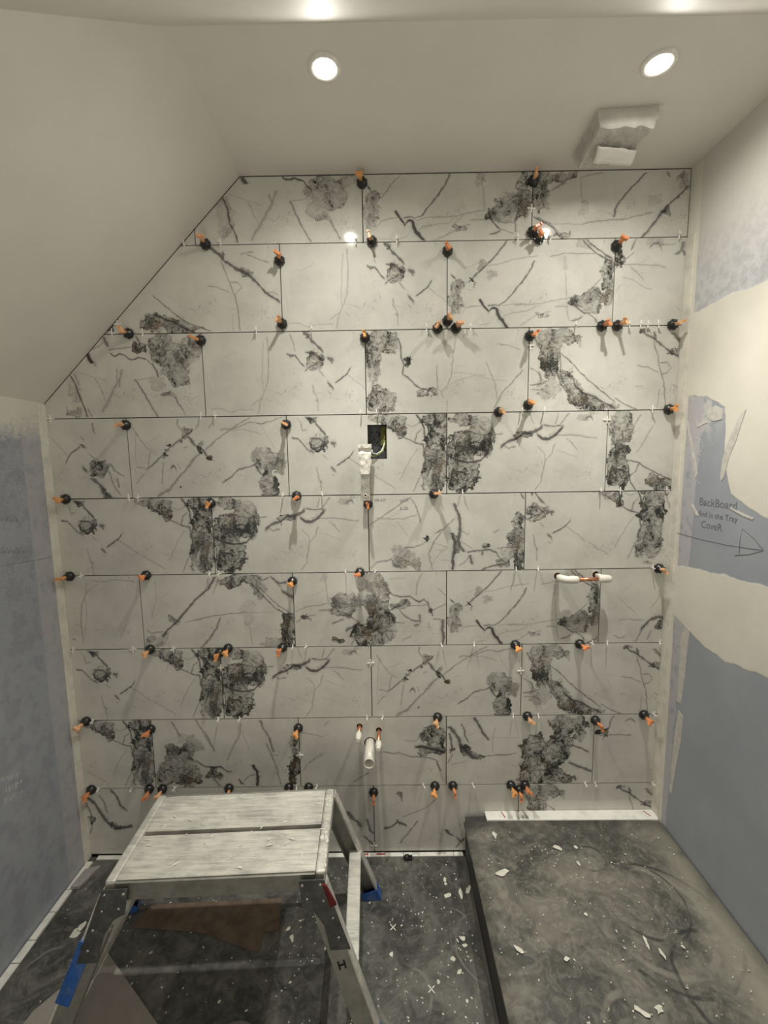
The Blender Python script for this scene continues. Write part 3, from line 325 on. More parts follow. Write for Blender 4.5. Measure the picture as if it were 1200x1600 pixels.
# ---- plaster walls
def wall_mat(name, side):
    m, nt, bs = newmat(name)
    g = nd(nt, 'ShaderNodeNewGeometry'); P = g.outputs['Position']
    sp = nd(nt, 'ShaderNodeSeparateXYZ'); nt.links.new(P, sp.inputs[0]); y, z = sp.outputs[1], sp.outputs[2]
    n1 = noi(nt, P, 16, 5, .6); n2 = noi(nt, P, 90, 4, .6); n3 = noi(nt, P, 5, 4, .6)
    zw = mth(nt, 'ADD', z, mth(nt, 'MULTIPLY_ADD', n1, .03, -.015)); yw = mth(nt, 'ADD', y, mth(nt, 'MULTIPLY_ADD', n1, .02, -.01))
    cream = mixc(nt, mapr(nt, n3, .3, .7), (.71, .68, .60), (.77, .745, .665))
    blue = mixc(nt, mapr(nt, n3, .3, .7), (.33, .355, .405), (.375, .40, .445))
    lil = mixc(nt, mapr(nt, noi(nt, P, 40, 5, .7), .35, .65), (.44, .45, .48), (.58, .58, .59))
    spk = mapr(nt, noi(nt, P, 170, 3, .7), .62, .72)
    t = mth(nt, 'MULTIPLY_ADD', yw, 1 / .8, 1.0)            # y -.8..0 -> 0..1
    def cv(pts, zz=z): return curve_node(nt, t, [((a + .8) / .8, (b - .9) / 1.4) for a, b in pts])
    def above(pts, soft=.004):
        f = mth(nt, 'MULTIPLY_ADD', cv(pts), 1.4, .9)
        return mapr(nt, mth(nt, 'SUBTRACT', zw, f), -soft, soft)
    if side == 'right':
        up = mth(nt, 'MULTIPLY', above([(-.8, 1.44), (-.6, 1.45), (-.421, 1.466), (-.35, 1.49), (-.28, 1.53), (-.25, 1.62), (-.235, 1.80), (-.15, 1.845), (-.05, 1.86), (0, 1.86)]),
                 mth(nt, 'SUBTRACT', 1.0, above([(-.8, 2.13), (-.354, 2.134), (-.2, 2.15), (-.062, 2.142), (0, 2.13)])))
        low = mth(nt, 'MULTIPLY', above([(-.8, 1.06), (-.467, 1.008), (-.3, .985), (-.219, .994), (-.1, 1.035), (-.046, 1.045), (0, 1.06)]),
                  mth(nt, 'SUBTRACT', 1.0, above([(-.8, 1.27), (-.441, 1.268), (-.2, 1.258), (-.064, 1.238), (0, 1.235)])))
        smear = mth(nt, 'MULTIPLY', mapr(nt, mth(nt, 'ADD', z, mth(nt, 'MULTIPLY', y, .5)), 1.58, 1.70), mapr(nt, noi(nt, P, 22, 5, .65), .47, .53, 0, .8))
        c = mixc(nt, smear, blue, (.60, .59, .58))
        topz = mapr(nt, zw, 2.11, 2.13)
        tl = mixc(nt, mapr(nt, z, 2.15, 2.55), lil, (.66, .64, .60))
        c = mixc(nt, topz, c, tl)
        c = mixc(nt, mth(nt, 'MULTIPLY', spk, mth(nt, 'MULTIPLY', topz, .6)), c, (.8, .8, .8))
        edge = mapr(nt, mth(nt, 'ADD', yw, mth(nt, 'MULTIPLY_ADD', z, .03, -.03)), -.115, -.105)
        edge = mth(nt, 'MULTIPLY', edge, mapr(nt, z, 1.88, 1.84))
        c = mixc(nt, mth(nt, 'MULTIPLY', edge, mapr(nt, noi(nt, P, 30, 5, .6), .3, .5)), c, (.50, .485, .52))
        c = mixc(nt, up, c, cream); c = mixc(nt, low, c, cream)
        c = mixc(nt, mapr(nt, mth(nt, 'ADD', y, mth(nt, 'MULTIPLY', n1, .008)), -.056, -.053), c, cream)
        hgt = mth(nt, 'ADD', up, low)
    else:
        fade = mapr(nt, mth(nt, 'ADD', z, mth(nt, 'MULTIPLY', n2, .16)), 1.80, 1.93)
        c = mixc(nt, mth(nt, 'MULTIPLY', mapr(nt, noi(nt, P, 120, 4, .7), .5, .66), mapr(nt, z, .6, 1.8, .12, .6)), blue, (.52, .53, .55))
        c = mixc(nt, mth(nt, 'MULTIPLY', mapr(nt, n1, .45, .6, 0, .3), 1.0), c, (.20, .20, .25))
        c = mixc(nt, fade, c, cream)
        edge = mapr(nt, yw, -.128, -.118)
        c = mixc(nt, mth(nt, 'MULTIPLY', edge, mapr(nt, noi(nt, P, 26, 5, .6), .3, .55, .2, .8)), c, (.47, .46, .48))
        c = mixc(nt, fade, c, cream)
        hgt = fade
    nt.links.new(c, bs.inputs['Base Color']); bs.inputs['Roughness'].default_value = .62
    bump(nt, bs, mth(nt, 'ADD', mth(nt, 'MULTIPLY', hgt, 1.0), mth(nt, 'MULTIPLY', n1, .5)), .0015, .5)
    return m
M = {}
def paint(name, col, rough=.7):
    m, nt, bs = newmat(name)
    g = nd(nt, 'ShaderNodeNewGeometry'); n1 = noi(nt, g.outputs['Position'], 6, 5, .6); n2 = noi(nt, g.outputs['Position'], 260, 3, .6)
    nt.links.new(mixc(nt, mapr(nt, n1, .3, .7), col, tuple(x * .96 for x in col)), bs.inputs['Base Color'])
    bs.inputs['Roughness'].default_value = rough; bump(nt, bs, n2, .0006, .35); return m
M['ceiling'] = paint('ceiling_plaster', (.76, .735, .67))
M['wall_right'] = wall_mat('plasterboard_right', 'right'); M['wall_left'] = wall_mat('plasterboard_left', 'left')
M['adhesive'] = simple('dark_joint', (.045, .042, .038), .9, vary=.3, scale=80)
M['cream_trim'] = simple('filler_edge', (.75, .72, .64), .75, vary=.08, scale=20, dust=(.42, .40, .36), dust_amt=.35)
M['white_trim'] = simple('white_board', (.86, .85, .80), .6, vary=.04, scale=18, dust=(.50, .48, .43), dust_amt=.4)
def alu_mat():
    m, nt, bs = newmat('dusty_aluminium'); g = nd(nt, 'ShaderNodeNewGeometry'); P = g.outputs['Position']
    mp = nd(nt, 'ShaderNodeMapping'); mp.inputs['Scale'].default_value = (7, 60, 60); nt.links.new(P, mp.inputs[0])
    st = mapr(nt, noi(nt, mp.outputs[0], 1.5, 6, .72), .36, .62); pt = mapr(nt, noi(nt, P, 9, 5, .65), .33, .62)
    d = mth(nt, 'MULTIPLY_ADD', st, .38, mth(nt, 'MULTIPLY', pt, .42), clamp=True)
    c = mixc(nt, d, (.50, .50, .48), (.86, .83, .74))
    nt.links.new(c, bs.inputs['Base Color']); setv(nt, bs.inputs['Metallic'], mth(nt, 'MULTIPLY_ADD', d, -.6, .55)); bs.inputs['Roughness'].default_value = .42
    bump(nt, bs, st, .0008, .5); return m
M['alu'] = alu_mat()
M['alu_dark'] = simple('aluminium_leg', (.36, .36, .33), .45, .6, vary=.15, scale=24, dust=(.42, .40, .35), dust_amt=.4)
M['hinge'] = simple('grey_hinge', (.10, .105, .105), .5, .5, vary=.2, scale=30, dust=(.3, .29, .27), dust_amt=.3)
M['blue_plastic'] = simple('blue_plastic', (.03, .12, .42), .4, vary=.2, scale=40, dust=(.25, .3, .42), dust_amt=.3)
M['red_plastic'] = simple('red_plastic', (.13, .010, .014), .4, vary=.2)
M['black_cap'] = simple('black_cap_plastic', (.018, .018, .017), .28, vary=.3, spec=.6)
M['orange'] = [simple('orange_plastic_%d' % k, c, .35, vary=.08) for k, c in enumerate(((.82, .38, .13), (.84, .47, .24), (.80, .30, .12)))]
M['spacer'] = simple('spacer_plastic', (.90, .89, .85), .4, vary=.02)
M['copper'] = simple('copper', (.72, .34, .20), .32, .9, vary=.2, scale=60)
M['white_plastic'] = simple('white_plastic', (.80, .78, .70), .35, vary=.05)
M['pipe_white'] = simple('waste_pipe_plastic', (.78, .75, .67), .3, vary=.06, scale=50, dust=(.62, .58, .5), dust_amt=.3)
M['black'] = simple('black_and_bore_shade', (.01, .01, .01), .8)  # plain black, also painted in as shade inside the open pipe
M['metal_box'] = simple('galvanised_box', (.10, .105, .115), .5, .6, vary=.2, scale=40)
M['steel'] = simple('grey_steel', (.45, .44, .41), .38, .85, vary=.2, scale=60, dust=(.6, .58, .52), dust_amt=.5)
M['tape'] = simple('white_tape', (.82, .80, .72), .55, vary=.05, scale=40, bumpd=.002)
M['wire_white'] = simple('wire_white', (.75, .75, .74), .4); M['wire_green'] = simple('wire_green', (.33, .38, .06), .4)
M['vent_grey'] = simple('vent_plastic', (.50, .49, .45), .5, vary=.06)
M['paper'] = simple('white_paper', (.92, .91, .86), .6, vary=.03)
M['box_shade'] = simple('box_shade_green', (.16, .16, .04), .8, vary=.5, scale=140)  # dark yellow-green for the shade painted into the switch box
M['cardboard'] = simple('cardboard', (.145, .105, .078), .9, vary=.25, scale=20)
M['greycard'] = simple('grey_card', (.34, .315, .285), .9, vary=.06, scale=20)
M['pencil'] = simple('pencil_graphite', (.20, .20, .23), .8); M['pencil_faint'] = simple('pencil_faint', (.24, .23, .25), .8)
M['smear'] = simple('filler_smear', (.60, .58, .54), .7, vary=.1, scale=60)
M['chalk'] = simple('plaster_splash', (.72, .70, .62), .8)
M['trim_white'] = simple('lamp_trim', (.85, .83, .78), .4)
def lens_mat():
    m, nt, bs = newmat('lamp_lens'); bs.inputs['Emission Color'].default_value = (1, .93, .8, 1); bs.inputs['Emission Strength'].default_value = 30
    return m
M['lens'] = lens_mat()
def plastic_film():
    m, nt, bs = newmat('plastic_film'); bs.inputs['Base Color'].default_value = (.80, .78, .72, 1); bs.inputs['Roughness'].default_value = .22
    bs.inputs['Alpha'].default_value = .38
    g = nd(nt, 'ShaderNodeNewGeometry'); bump(nt, bs, noi(nt, g.outputs['Position'], 14, 2, .5, .6), .006, .5); return m
M['film'] = plastic_film()
def floor_mat(name, base, light, amt, seed, arcs=(), dusty=False):
    m, nt, bs = newmat(name); g = nd(nt, 'ShaderNodeNewGeometry')
    mp = nd(nt, 'ShaderNodeMapping'); mp.inputs['Location'].default_value = (seed, seed * .7, 0); nt.links.new(g.outputs['Position'], mp.inputs[0]); P = mp.outputs[0]
    a = mapr(nt, noi(nt, P, 4.5, 7, .68, .8), .38, .68); b = mapr(nt, noi(nt, P, 22, 6, .7, 1.5), .40, .70)
    d = mth(nt, 'MULTIPLY', mth(nt, 'ADD', mth(nt, 'MULTIPLY', a, .7), mth(nt, 'MULTIPLY', b, .5)), amt, clamp=True)
    st = nd(nt, 'ShaderNodeMapping'); st.inputs['Scale'].default_value = (3, 60, 1); st.inputs['Rotation'].default_value = (0, 0, .08); nt.links.new(P, st.inputs[0])
    d = mth(nt, 'MAXIMUM', d, mapr(nt, noi(nt, st.outputs[0], 2.2, 5, .7), .60, .74, 0, amt * .9))
    c = mixc(nt, d, base, light)
    rg = mth(nt, 'ABSOLUTE', mth(nt, 'SUBTRACT', noi(nt, P, 3.2, 3, .5, 2.2), .5))      # curved scuffs
    c = mixc(nt, mth(nt, 'MULTIPLY', mapr(nt, rg, .008, .002, 0, .45), b), c, light)
    dark = mapr(nt, noi(nt, P, 9, 4, .6, 1.0), .60, .72, 0, .45); c = mixc(nt, dark, c, tuple(x * .5 for x in base))
    v = nd(nt, 'ShaderNodeTexVoronoi'); v.inputs['Scale'].default_value = 55; nt.links.new(P, v.inputs['Vector'])
    s = mth(nt, 'MULTIPLY', mapr(nt, v.outputs['Distance'], .16, .10), mapr(nt, noi(nt, P, 8, 2, .5), .52, .6))
    c = mixc(nt, s, c, (.62, .61, .54))
    G3 = g.outputs['Position']
    sx_ = nd(nt, 'ShaderNodeSeparateXYZ'); nt.links.new(G3, sx_.inputs[0])
    for ax_, ay_, ar_, aw_, dk_ in arcs:         # curved scuffs and wheel marks
        q = nd(nt, 'ShaderNodeVectorMath', operation='DISTANCE')
        wv = nd(nt, 'ShaderNodeVectorMath', operation='MULTIPLY'); nt.links.new(G3, wv.inputs[0]); wv.inputs[1].default_value = (1, 1, 0)
        nt.links.new(wv.outputs[0], q.inputs[0]); q.inputs[1].default_value = (ax_, ay_, 0)
        dd = mth(nt, 'ABSOLUTE', mth(nt, 'SUBTRACT', mth(nt, 'MULTIPLY_ADD', noi(nt, G3, 5, 3, .5), .05, q.outputs['Value']), ar_ + .025))
        f_ = mth(nt, 'MULTIPLY', mapr(nt, dd, aw_, aw_ * .3, 0, .75), mapr(nt, noi(nt, G3, 7 + ar_ * 10, 3, .6), .42, .58))
        c = mixc(nt, f_, c, (.03, .03, .03) if dk_ else light)
    if dusty:
        ed = mth(nt, 'MULTIPLY', mapr(nt, mth(nt, 'MULTIPLY_ADD', sx_.outputs[1], -.12, sx_.outputs[0]), .74, .88), mapr(nt, noi(nt, G3, 6, 5, .6), .3, .6, .3, .8)); c = mixc(nt, ed, c, (.36, .345, .28))
    nt.links.new(c, bs.inputs['Base Color']); setv(nt, bs.inputs['Roughness'], mth(nt, 'MULTIPLY_ADD', d, .35, .38))
    bump(nt, bs, b, .0005, .3); return m
M['floor_board'] = floor_mat('dark_floor_sheet', (.045, .046, .043), (.205, .205, .18), .85, 3.1, ((.10, -.36, .115, .004, 0), (-.02, -.30, .06, .004, 0), (-.2, -.5, .08, .006, 0), (-1.35, -.45, .1, .006, 0)))
M['tray_sheet'] = floor_mat('dusty_cover_sheet', (.065, .066, .060), (.25, .24, .20), .95, 11.7, ((.60, -.42, .17, .014, 0), (.62, -.44, .20, .008, 1), (.50, -.22, .05, .006, 1), (.42, -.72, .10, .012, 0), (.72, -.62, .15, .008, 1), (.60, -.36, .13, .006, 1)), True)
M['tray'] = simple('dark_tray', (.045, .045, .043), .6, vary=.2, scale=12)
M['sub_floor'] = simple('subfloor', (.10, .095, .085), .85, vary=.2, scale=10)

# ================================================================ room shell
def quad_wall(name, pts, mat, label=None):
    bm = B(); bm.faces.new([bm.verts.new(p) for p in pts]); o = obj(name, bm, mat, recalc=False); return struct(o, label)
def wall_poly(ins=0.0):          # outline of the tiled wall (x,z)
    return [(XL + ins, .006), (XR - ins, .006), (XR - ins, ZC - ins), (-.733 - ins * .4, ZC - ins), (XL + ins, ZK - ins * .4)]
bm = B(); prism(bm, [(XL - .1, -.05), (XR + .1, -.05), (XR + .1, ZC + .05), (XL - .1, ZC + .05)], .0105, .10)
wall_back = obj('wall_back', bm, M['adhesive'])
struct(wall_back, 'back wall clad in grey-veined white marble-effect tiles in half bond')
# opening for the switch box cut through the wall (box sits inside)
def boolean_cut(o, cutters):
    for c in cutters:
        md = o.modifiers.new('cut', 'BOOLEAN'); md.operation = 'DIFFERENCE'; md.object = c; md.solver = 'EXACT'
    dg = bpy.context.evaluated_depsgraph_get(); dg.update()
    me = bpy.data.meshes.new_from_object(o.evaluated_get(dg)); o.modifiers.clear(); o.data = me
    for c in cutters:
        pass
floor_bm = B(); bx(floor_bm, XL - .1, XR + .1, YB - .1, .0, -.08, -.004); struct(obj('floor', floor_bm, M['sub_floor']), 'sub floor below the dark protective sheets')
yk = YF - (ZC - ZK) / SL; zb = ZC + SL * (YB - YF)
def slab(name, pts, nrm, mat, label, th=.04):
    bm = B(); n = Vector(nrm).normalized() * th
    A = [bm.verts.new(p) for p in pts]; Bv = [bm.verts.new(Vector(p) + n) for p in pts]
    bm.faces.new(A); bm.faces.new(Bv[::-1])
    for i in range(len(pts)): bm.faces.new((A[i], Bv[i], Bv[(i + 1) % len(pts)], A[(i + 1) % len(pts)]))
    return struct(obj(name, bm, mat), label)
slab('ceiling', [(-.733, .0, ZC), (XR, .0, ZC), (XR, YF, ZC), (-.733, YF, ZC)], (0, 0, 1), M['ceiling'], 'flat off-white ceiling with two recessed lights')
slab('wall_sloped_left', [(XL, .0, ZK), (-.733, .0, ZC), (-.733, YF, ZC), (XL, yk, ZK)], (-1, 0, 1), M['ceiling'], 'sloping plain off-white attic ceiling on the left')
slab('wall_sloped_front', [(-.733, YF, ZC), (XR, YF, ZC), (XR, YB, zb), (XL, YB, zb), (XL, yk, ZK)], (0, -SL, 1), M['ceiling'], 'off-white ceiling slope nearest the camera, brightly lit')
slab('wall_left', [(XL, .0, -.004), (XL, .0, ZK), (XL, yk, ZK), (XL, YB, zb), (XL, YB, -.004)], (-1, 0, 0), M['wall_left'], 'left wall of bare blue-grey plasterboard with scuffs')
slab('wall_right', [(XR, .0, -.004), (XR, .0, ZC), (XR, YF, ZC), (XR, YB, zb), (XR, YB, -.004)], (1, 0, 0), M['wall_right'], 'right wall of blue-grey board patched with cream filler')
slab('wall_front', [(XL, YB, -.004), (XR, YB, -.004), (XR, YB, zb), (XL, YB, zb)], (0, -1, 0), M['ceiling'], 'low plastered wall behind the camera')
wall_right = bpy.data.objects['wall_right']; wall_left = bpy.data.objects['wall_left']
def strip(name, xs, y0, y1, z0, z1, mat, label):
    bm = B(); bx(bm, *xs, y0, y1, z0, z1); return struct(obj(name, bm, mat, bevel=.001), label)
strip('trim_1', (XL, XL + .004), -.040, -.0005, .0, ZK - .006, M['cream_trim'], 'pale filler strip down the left wall beside the tiles')
strip('trim_2', (XR - .004, XR), -.044, -.0005, .186, 2.42, M['cream_trim'], 'pale filler strip down the right wall beside the tiles')

# ================================================================ tiles
def clip_poly(poly, a, b, c):   # keep a*x+b*z<=c
    out = []
    for i in range(len(poly)):
        p, q = poly[i], poly[(i + 1) % len(poly)]; dp, dq = a * p[0] + b * p[1] - c, a * q[0] + b * q[1] - c
        if dp <= 0: out.append(p)
        if dp * dq < 0:
            t = dp / (dp - dq); out.append((p[0] + t * (q[0] - p[0]), p[1] + t * (q[1] - p[1])))
    return out
SHARE = {(3, -2): ((2, -1), 0, 0), (5, -2): ((4, 0), 0, 0), (7, -2): ((4, 0), 0, 0), (5, -3): ((4, -1), 0, 0), (7, -3): ((4, -1), 0, 0),
         (5, 0): ((4, -1), -.075, .03), (7, -1): ((4, -2), 0, 0), (6, 0): ((2, 0), 0, 0), (7, 0): ((3, 0), 0, 0), (8, -3): ((4, -1), .0, 0),
         (9, 0): ((3, 0), .0, 0), (1, -3): ((3, -3), .1, .05), (2, -3): ((8, -2), 0, 0), (9, -2): None}
mats = {}
cutters = []
def cut_cyl(x, z, r):
    bm = B(); ring(bm, [(r, -.05), (r, .02)], out_of_wall(x, z), seg=24)
    me = bpy.data.meshes.new('c'); bm.to_mesh(me); bm.free(); o = bpy.data.objects.new('cutter', me); C.objects.link(o); return o
HOLES = [(.432, 1.190, .013), (.582, 1.193, .013), (-.353, .573, .012), (-.275, .555, .012), (-.311, .500, .025)]
BOXH = (-.2985, -.2265, 1.653, 1.781)
cuts = [(x, z, cut_cyl(x, z, r)) for x, z, r in HOLES]
bmc = B(); bx(bmc, BOXH[0], BOXH[1], -.02, .045, BOXH[2], BOXH[3]); me = bpy.data.meshes.new('c'); bmc.to_mesh(me); bmc.free(); bo = bpy.data.objects.new('cutter', me); C.objects.link(bo)
G = .0017
tile_at = {}
for row in range(1, 10):
    off = .301 if row % 2 else 0.0
    z1 = ROWZ[row - 1]; z0 = ROWZ[row]
    for col in range(-4, 3):
        x0 = off + col * .602; x1 = x0 + .602
        if x1 < XL + .003 or x0 > XR - .003: continue
        poly = [(x0 + G, z0 + G), (x1 - G, z0 + G), (x1 - G, z1 - G), (x0 + G, z1 - G)]
        for a, b, c in ((1, 0, XR - .002), (-1, 0, -(XL + .002)), (0, 1, ZC - .003), (-1, 1, 3.383 - .004), (0, -1, -.006)):
            poly = clip_poly(poly, a, b, c)
            if len(poly) < 3: break
        if len(poly) < 3: continue
        xs = [p[0] for p in poly]; zs = [p[1] for p in poly]
        if max(xs) - min(xs) < .012 or max(zs) - min(zs) < .012: continue
        key = (row, col); ent = TILE_DATA.get(key); dx = dz = 0
        if ent is None and SHARE.get(key): k2, dx, dz = SHARE[key]; ent = TILE_DATA[k2]
        else: k2 = key
        if ent is None: ent = ([], []); k2 = 'plain'
        mk = (k2, dx, dz)
        if mk not in mats:
            vs = [[v[0], v[1], v[2]] + [[p[0] + dx, p[1] + dz] for p in v[3:]] for v in ent[0]]
            bl = [[b[0] + dx, b[1] + dz, b[2], b[3], b[4]] for b in ent[1]]
            mats[mk] = marble('marble_tile', vs, bl)
        bm = B(); prism(bm, [(p[0] - x0, p[1] - z0) for p in poly], -.0, .0095)
        for v in bm.verts:
            if v.co.y < .001: pass
        t = obj('tile', bm, mats[mk], None); t.location = (x0, 0, z0)
        cc = [c for x, z, c in cuts if min(xs) - .03 < x < max(xs) + .03 and min(zs) - .03 < z < max(zs) + .03]
        if row == 4 and col == -1: cc.append(bo)
        if cc: boolean_cut(t, cc)
        t.parent = wall_back; tile_at[key] = t
boolean_cut(wall_back, [c for _, _, c in cuts] + [bo])
for _, _, c in cuts + [(0, 0, bo)]: bpy.data.objects.remove(c, do_unlink=True)

# ================================================================ recessed downlights
lamp_labels = ['left recessed round downlight glowing in the flat ceiling', 'right recessed round downlight glowing above the covered vent']
for (lx, ly), lab in zip(LAMPS, lamp_labels):
    t = thing('downlight', lab, 'light', (lx, ly, ZC), 'recessed downlights in the ceiling')
    bm = B(); ring(bm, [(.043, 0), (.043, -.004), (.036, -.006), (.030, -.004), (.028, -.001)], seg=32, cap0=False, cap1=False); obj('trim_ring', bm, M['trim_white'], t)
    bm = B(); ring(bm, [(.0278, -.0012), (.0278, -.0022)], seg=32); obj('lens', bm, M['lens'], t)
    for beam, share in ((78, 3.0), (112, .30), (172, 1.0)):      # main beam and the wide skirt of the lamp
        ld = bpy.data.lights.new('downlight_bulb', 'SPOT'); ld.energy = LAMP_POWER * share; ld.color = LAMP_COLOR; ld.spot_size = math.radians(beam); ld.spot_blend = 1.0; ld.shadow_soft_size = .014
        lo = bpy.data.objects.new('bulb', ld); C.objects.link(lo); lo.parent = t; lo.location = (0, 0, -.008)
# added fill light, no real lamp there, brightens the room off the slope
ad = bpy.data.lights.new('added_fill', 'AREA'); ad.energy = FILL_LIGHT_POWER; ad.color = (1, .93, .84); ad.shape = 'RECTANGLE'; ad.size = .5; ad.size_y = .35
ao = bpy.data.objects.new('added_fill', ad); C.objects.link(ao); ao.location = (-.5, -2.2, .30); ao.rotation_euler = (math.pi + .4, 0, 0)

# ================================================================ levelling clips
def words(n): return ['first', 'second', 'third', 'fourth', 'fifth', 'sixth', 'seventh', 'eighth', 'ninth', 'tenth', 'eleventh', 'twelfth', 'thirteenth', 'fourteenth', 'fifteenth'][n]
JN = {0: 'ceiling edge', 1: 'top joint', 2: 'second joint down', 3: 'third joint down', 4: 'fourth joint down', 5: 'fifth joint down', 6: 'sixth joint down', 7: 'seventh joint down', 8: 'lowest joint'}
def clip_cap_mesh():
    bm = B(); ring(bm, [(.0175, 0), (.0182, .003), (.0175, .011), (.0135, .017), (.0075, .0205), (.0065, .024)], YM, seg=20)
    for k in range(8):
        a = k * math.pi / 4; Mx = YM @ Matrix.Rotation(a, 4, 'Z'); bx(bm, .0165, .0192, -.0018, .0018, .001, .012, Mx)
    return bm
def clip_handle_mesh():
    bm = B(); ring(bm, [(.0058, .018), (.0055, .044), (.0048, .050)], YM, seg=12)
    bx(bm, -.0125, .0125, -.0040, .0040, .046, .058, YM); bx(bm, -.0062, .0062, -.0042, .0042, .030, .047, YM)
    bx(bm, -.0125, -.0080, -.0046, .0046, .055, .062, YM); bx(bm, .0080, .0125, -.0046, .0046, .055, .062, YM)
    return bm
cap0 = handle0 = None
bmx = clip_cap_mesh(); bmesh.ops.recalc_face_normals(bmx, faces=bmx.faces[:]); cap_me = bpy.data.meshes.new('cap'); bmx.to_mesh(cap_me); bmx.free(); cap_me.materials.append(M['black_cap'])
handle_mes = []
for m in M['orange']:
    bmx = clip_handle_mesh(); bmesh.ops.recalc_face_normals(bmx, faces=bmx.faces[:]); hm = bpy.data.meshes.new('handle'); bmx.to_mesh(hm); bmx.free(); hm.materials.append(m); handle_mes.append(hm)
rows = {}
for x, z in CLIPS:
    j = min(range(9), key=lambda i: abs(ROWZ[i] - .015 - z) if i else abs(2.60 - z)); rows.setdefault(j, []).append((x, z))
for j, L in rows.items():
    L.sort()
    for i, (x, z) in enumerate(L):
        zz = ROWZ[j] if j and abs(ROWZ[j] - z) < .009 else z
        # side clips sit at the walls
        on_v = abs(((x + 1e-6) / .301) - round(x / .301)) < .03 and abs(ROWZ[j] - z) > .012
        if on_v: x = round(x / .301) * .301
        where = 'just ' + ('under' if z < ROWZ[j] else 'above') + ' the ' + JN[j] if (on_v and j) else ('hard against the ceiling' if j == 0 else 'on the ' + JN[j])
        extra = ''
        if x < -1.44: extra = 'by left wall, '
        elif x > .78: extra = 'by right wall, '
        order = ('left one of two' if i == 0 else 'right one of two') if len(L) == 2 else ('leftmost' if i == 0 else 'rightmost' if i == len(L) - 1 else words(i) + ' from the left')
        t = thing('levelling_clip', 'orange-handled black clip ' + where + ', ' + extra + order , 'tile clip', (x, 0, zz), 'tile levelling clips screwed into the joints')
        c = bpy.data.objects.new('cap', cap_me); C.objects.link(c); c.parent = t; c.rotation_euler = (0, random.random() * 6, 0); c.location = (0, -.0008, 0)
        h = bpy.data.objects.new('handle', random.choice(handle_mes)); C.objects.link(h); h.parent = t; h.rotation_euler = (random.uniform(-.12, .12), random.choice((0, .5, .9, 1.3, 1.57, 2.2, 2.7)), random.uniform(-.15, .15))
# ================================================================ spacers
def spacer_bm(standing):
    bm = B(); L, w, t = .0142, .0016, .0018
    if standing:      # one bar across the joint, one bar pointing at the room
        bx(bm, -t, t, -.0125, -.0098, -L, L); bx(bm, -t, t, -.024, .0005, -w, w)
    else:
        bx(bm, -L, L, -.0036, -.0004, -w * 1.2, w * 1.2); bx(bm, -w * 1.2, w * 1.2, -.0036, -.0004, -L, L)
    return bm
sm = []
for s in (True, False):
    b_ = spacer_bm(s); bmesh.ops.recalc_face_normals(b_, faces=b_.faces[:]); me = bpy.data.meshes.new('tile_spacer'); b_.to_mesh(me); b_.free(); me.materials.append(M['spacer']); sm.append(me)
rows = {}
for x, z in SPACERS: rows.setdefault(min(range(1, 9), key=lambda i: abs(ROWZ[i] - z)), []).append((x, z))
for j, L in rows.items():
    L.sort()
    for i, (x, z) in enumerate(L):
        o = bpy.data.objects.new('tile_spacer', sm[0]); C.objects.link(o); o.location = (x, 0, ROWZ[j] + .003); o.rotation_euler = (0, random.uniform(-.12, .12), random.uniform(-.35, .35))
        pos = 'leftmost' if i == 0 else 'rightmost' if i == len(L) - 1 else words(i) + ' from the left'
        tag(o, 'small white spacer in the %s, %s' % (JN[j], pos), 'tile spacer', 'white tile spacers in the joints')
for x, z in FLAT:
    o = bpy.data.objects.new('tile_spacer', sm[1]); C.objects.link(o); o.location = (x, 0, z); o.rotation_euler = (0, random.uniform(-.06, .06), 0)
    r = min(range(1, 10), key=lambda i: abs(ROWZ[i] + .151 - z)); side = 'at the left wall' if x < -1.4 else 'left of the switch box' if False else ''
    names = {1: 'top tile row near the right downlight reflection', 2: 'second tile row'}
    FL = {(.298, 2.527): 'flat white plus-shaped spacer on the vertical joint of the top tile row', (-1.205, 2.157): 'flat white spacer by the left ceiling slope above the second joint',
          (.305, 2.059): 'flat white spacer on the right vertical joint of the third tile row', (-1.487, 1.821): 'flat white spacer in the corner below the knee of the slope',
          (.598, 1.786): 'flat white spacer near the top of the right joint in the fourth row', (-1.251, .913): 'slanted white cross spacer lying flat on the sixth joint, lower left',
          (-.904, .832): 'flat white spacer below the close pair of clips, seventh tile row', (-.303, .844): 'flat white plus on the middle vertical joint above the waste pipe',
          (.298, .803): 'flat white plus on the right vertical joint of the seventh tile row', (-.602, .45): 'flat white plus on the vertical joint left of the waste pipe',
          (-.303, .036): 'flat white plus just above the floor, right of the step stool'}
    tag(o, FL[(x, z)], 'tile spacer', 'white tile spacers in the joints')
for n, (x, y, a, lab) in enumerate(((-.229, -.299, .75, 'white cross spacer dropped on the dark floor, farther one'), (-.112, -.481, .7, 'white cross spacer dropped on the dark floor, nearer one'))):
    bm = B(); L, w = .0135, .0012; bx(bm, -L, L, -w, w, 0, .0022); bx(bm, -w, w, -L, L, 0, .0022)
    o = obj('tile_spacer', bm, M['spacer']); o.location = (x, y, .0042); o.rotation_euler = (0, 0, a); tag(o, lab, 'tile spacer', 'white tile spacers in the joints')

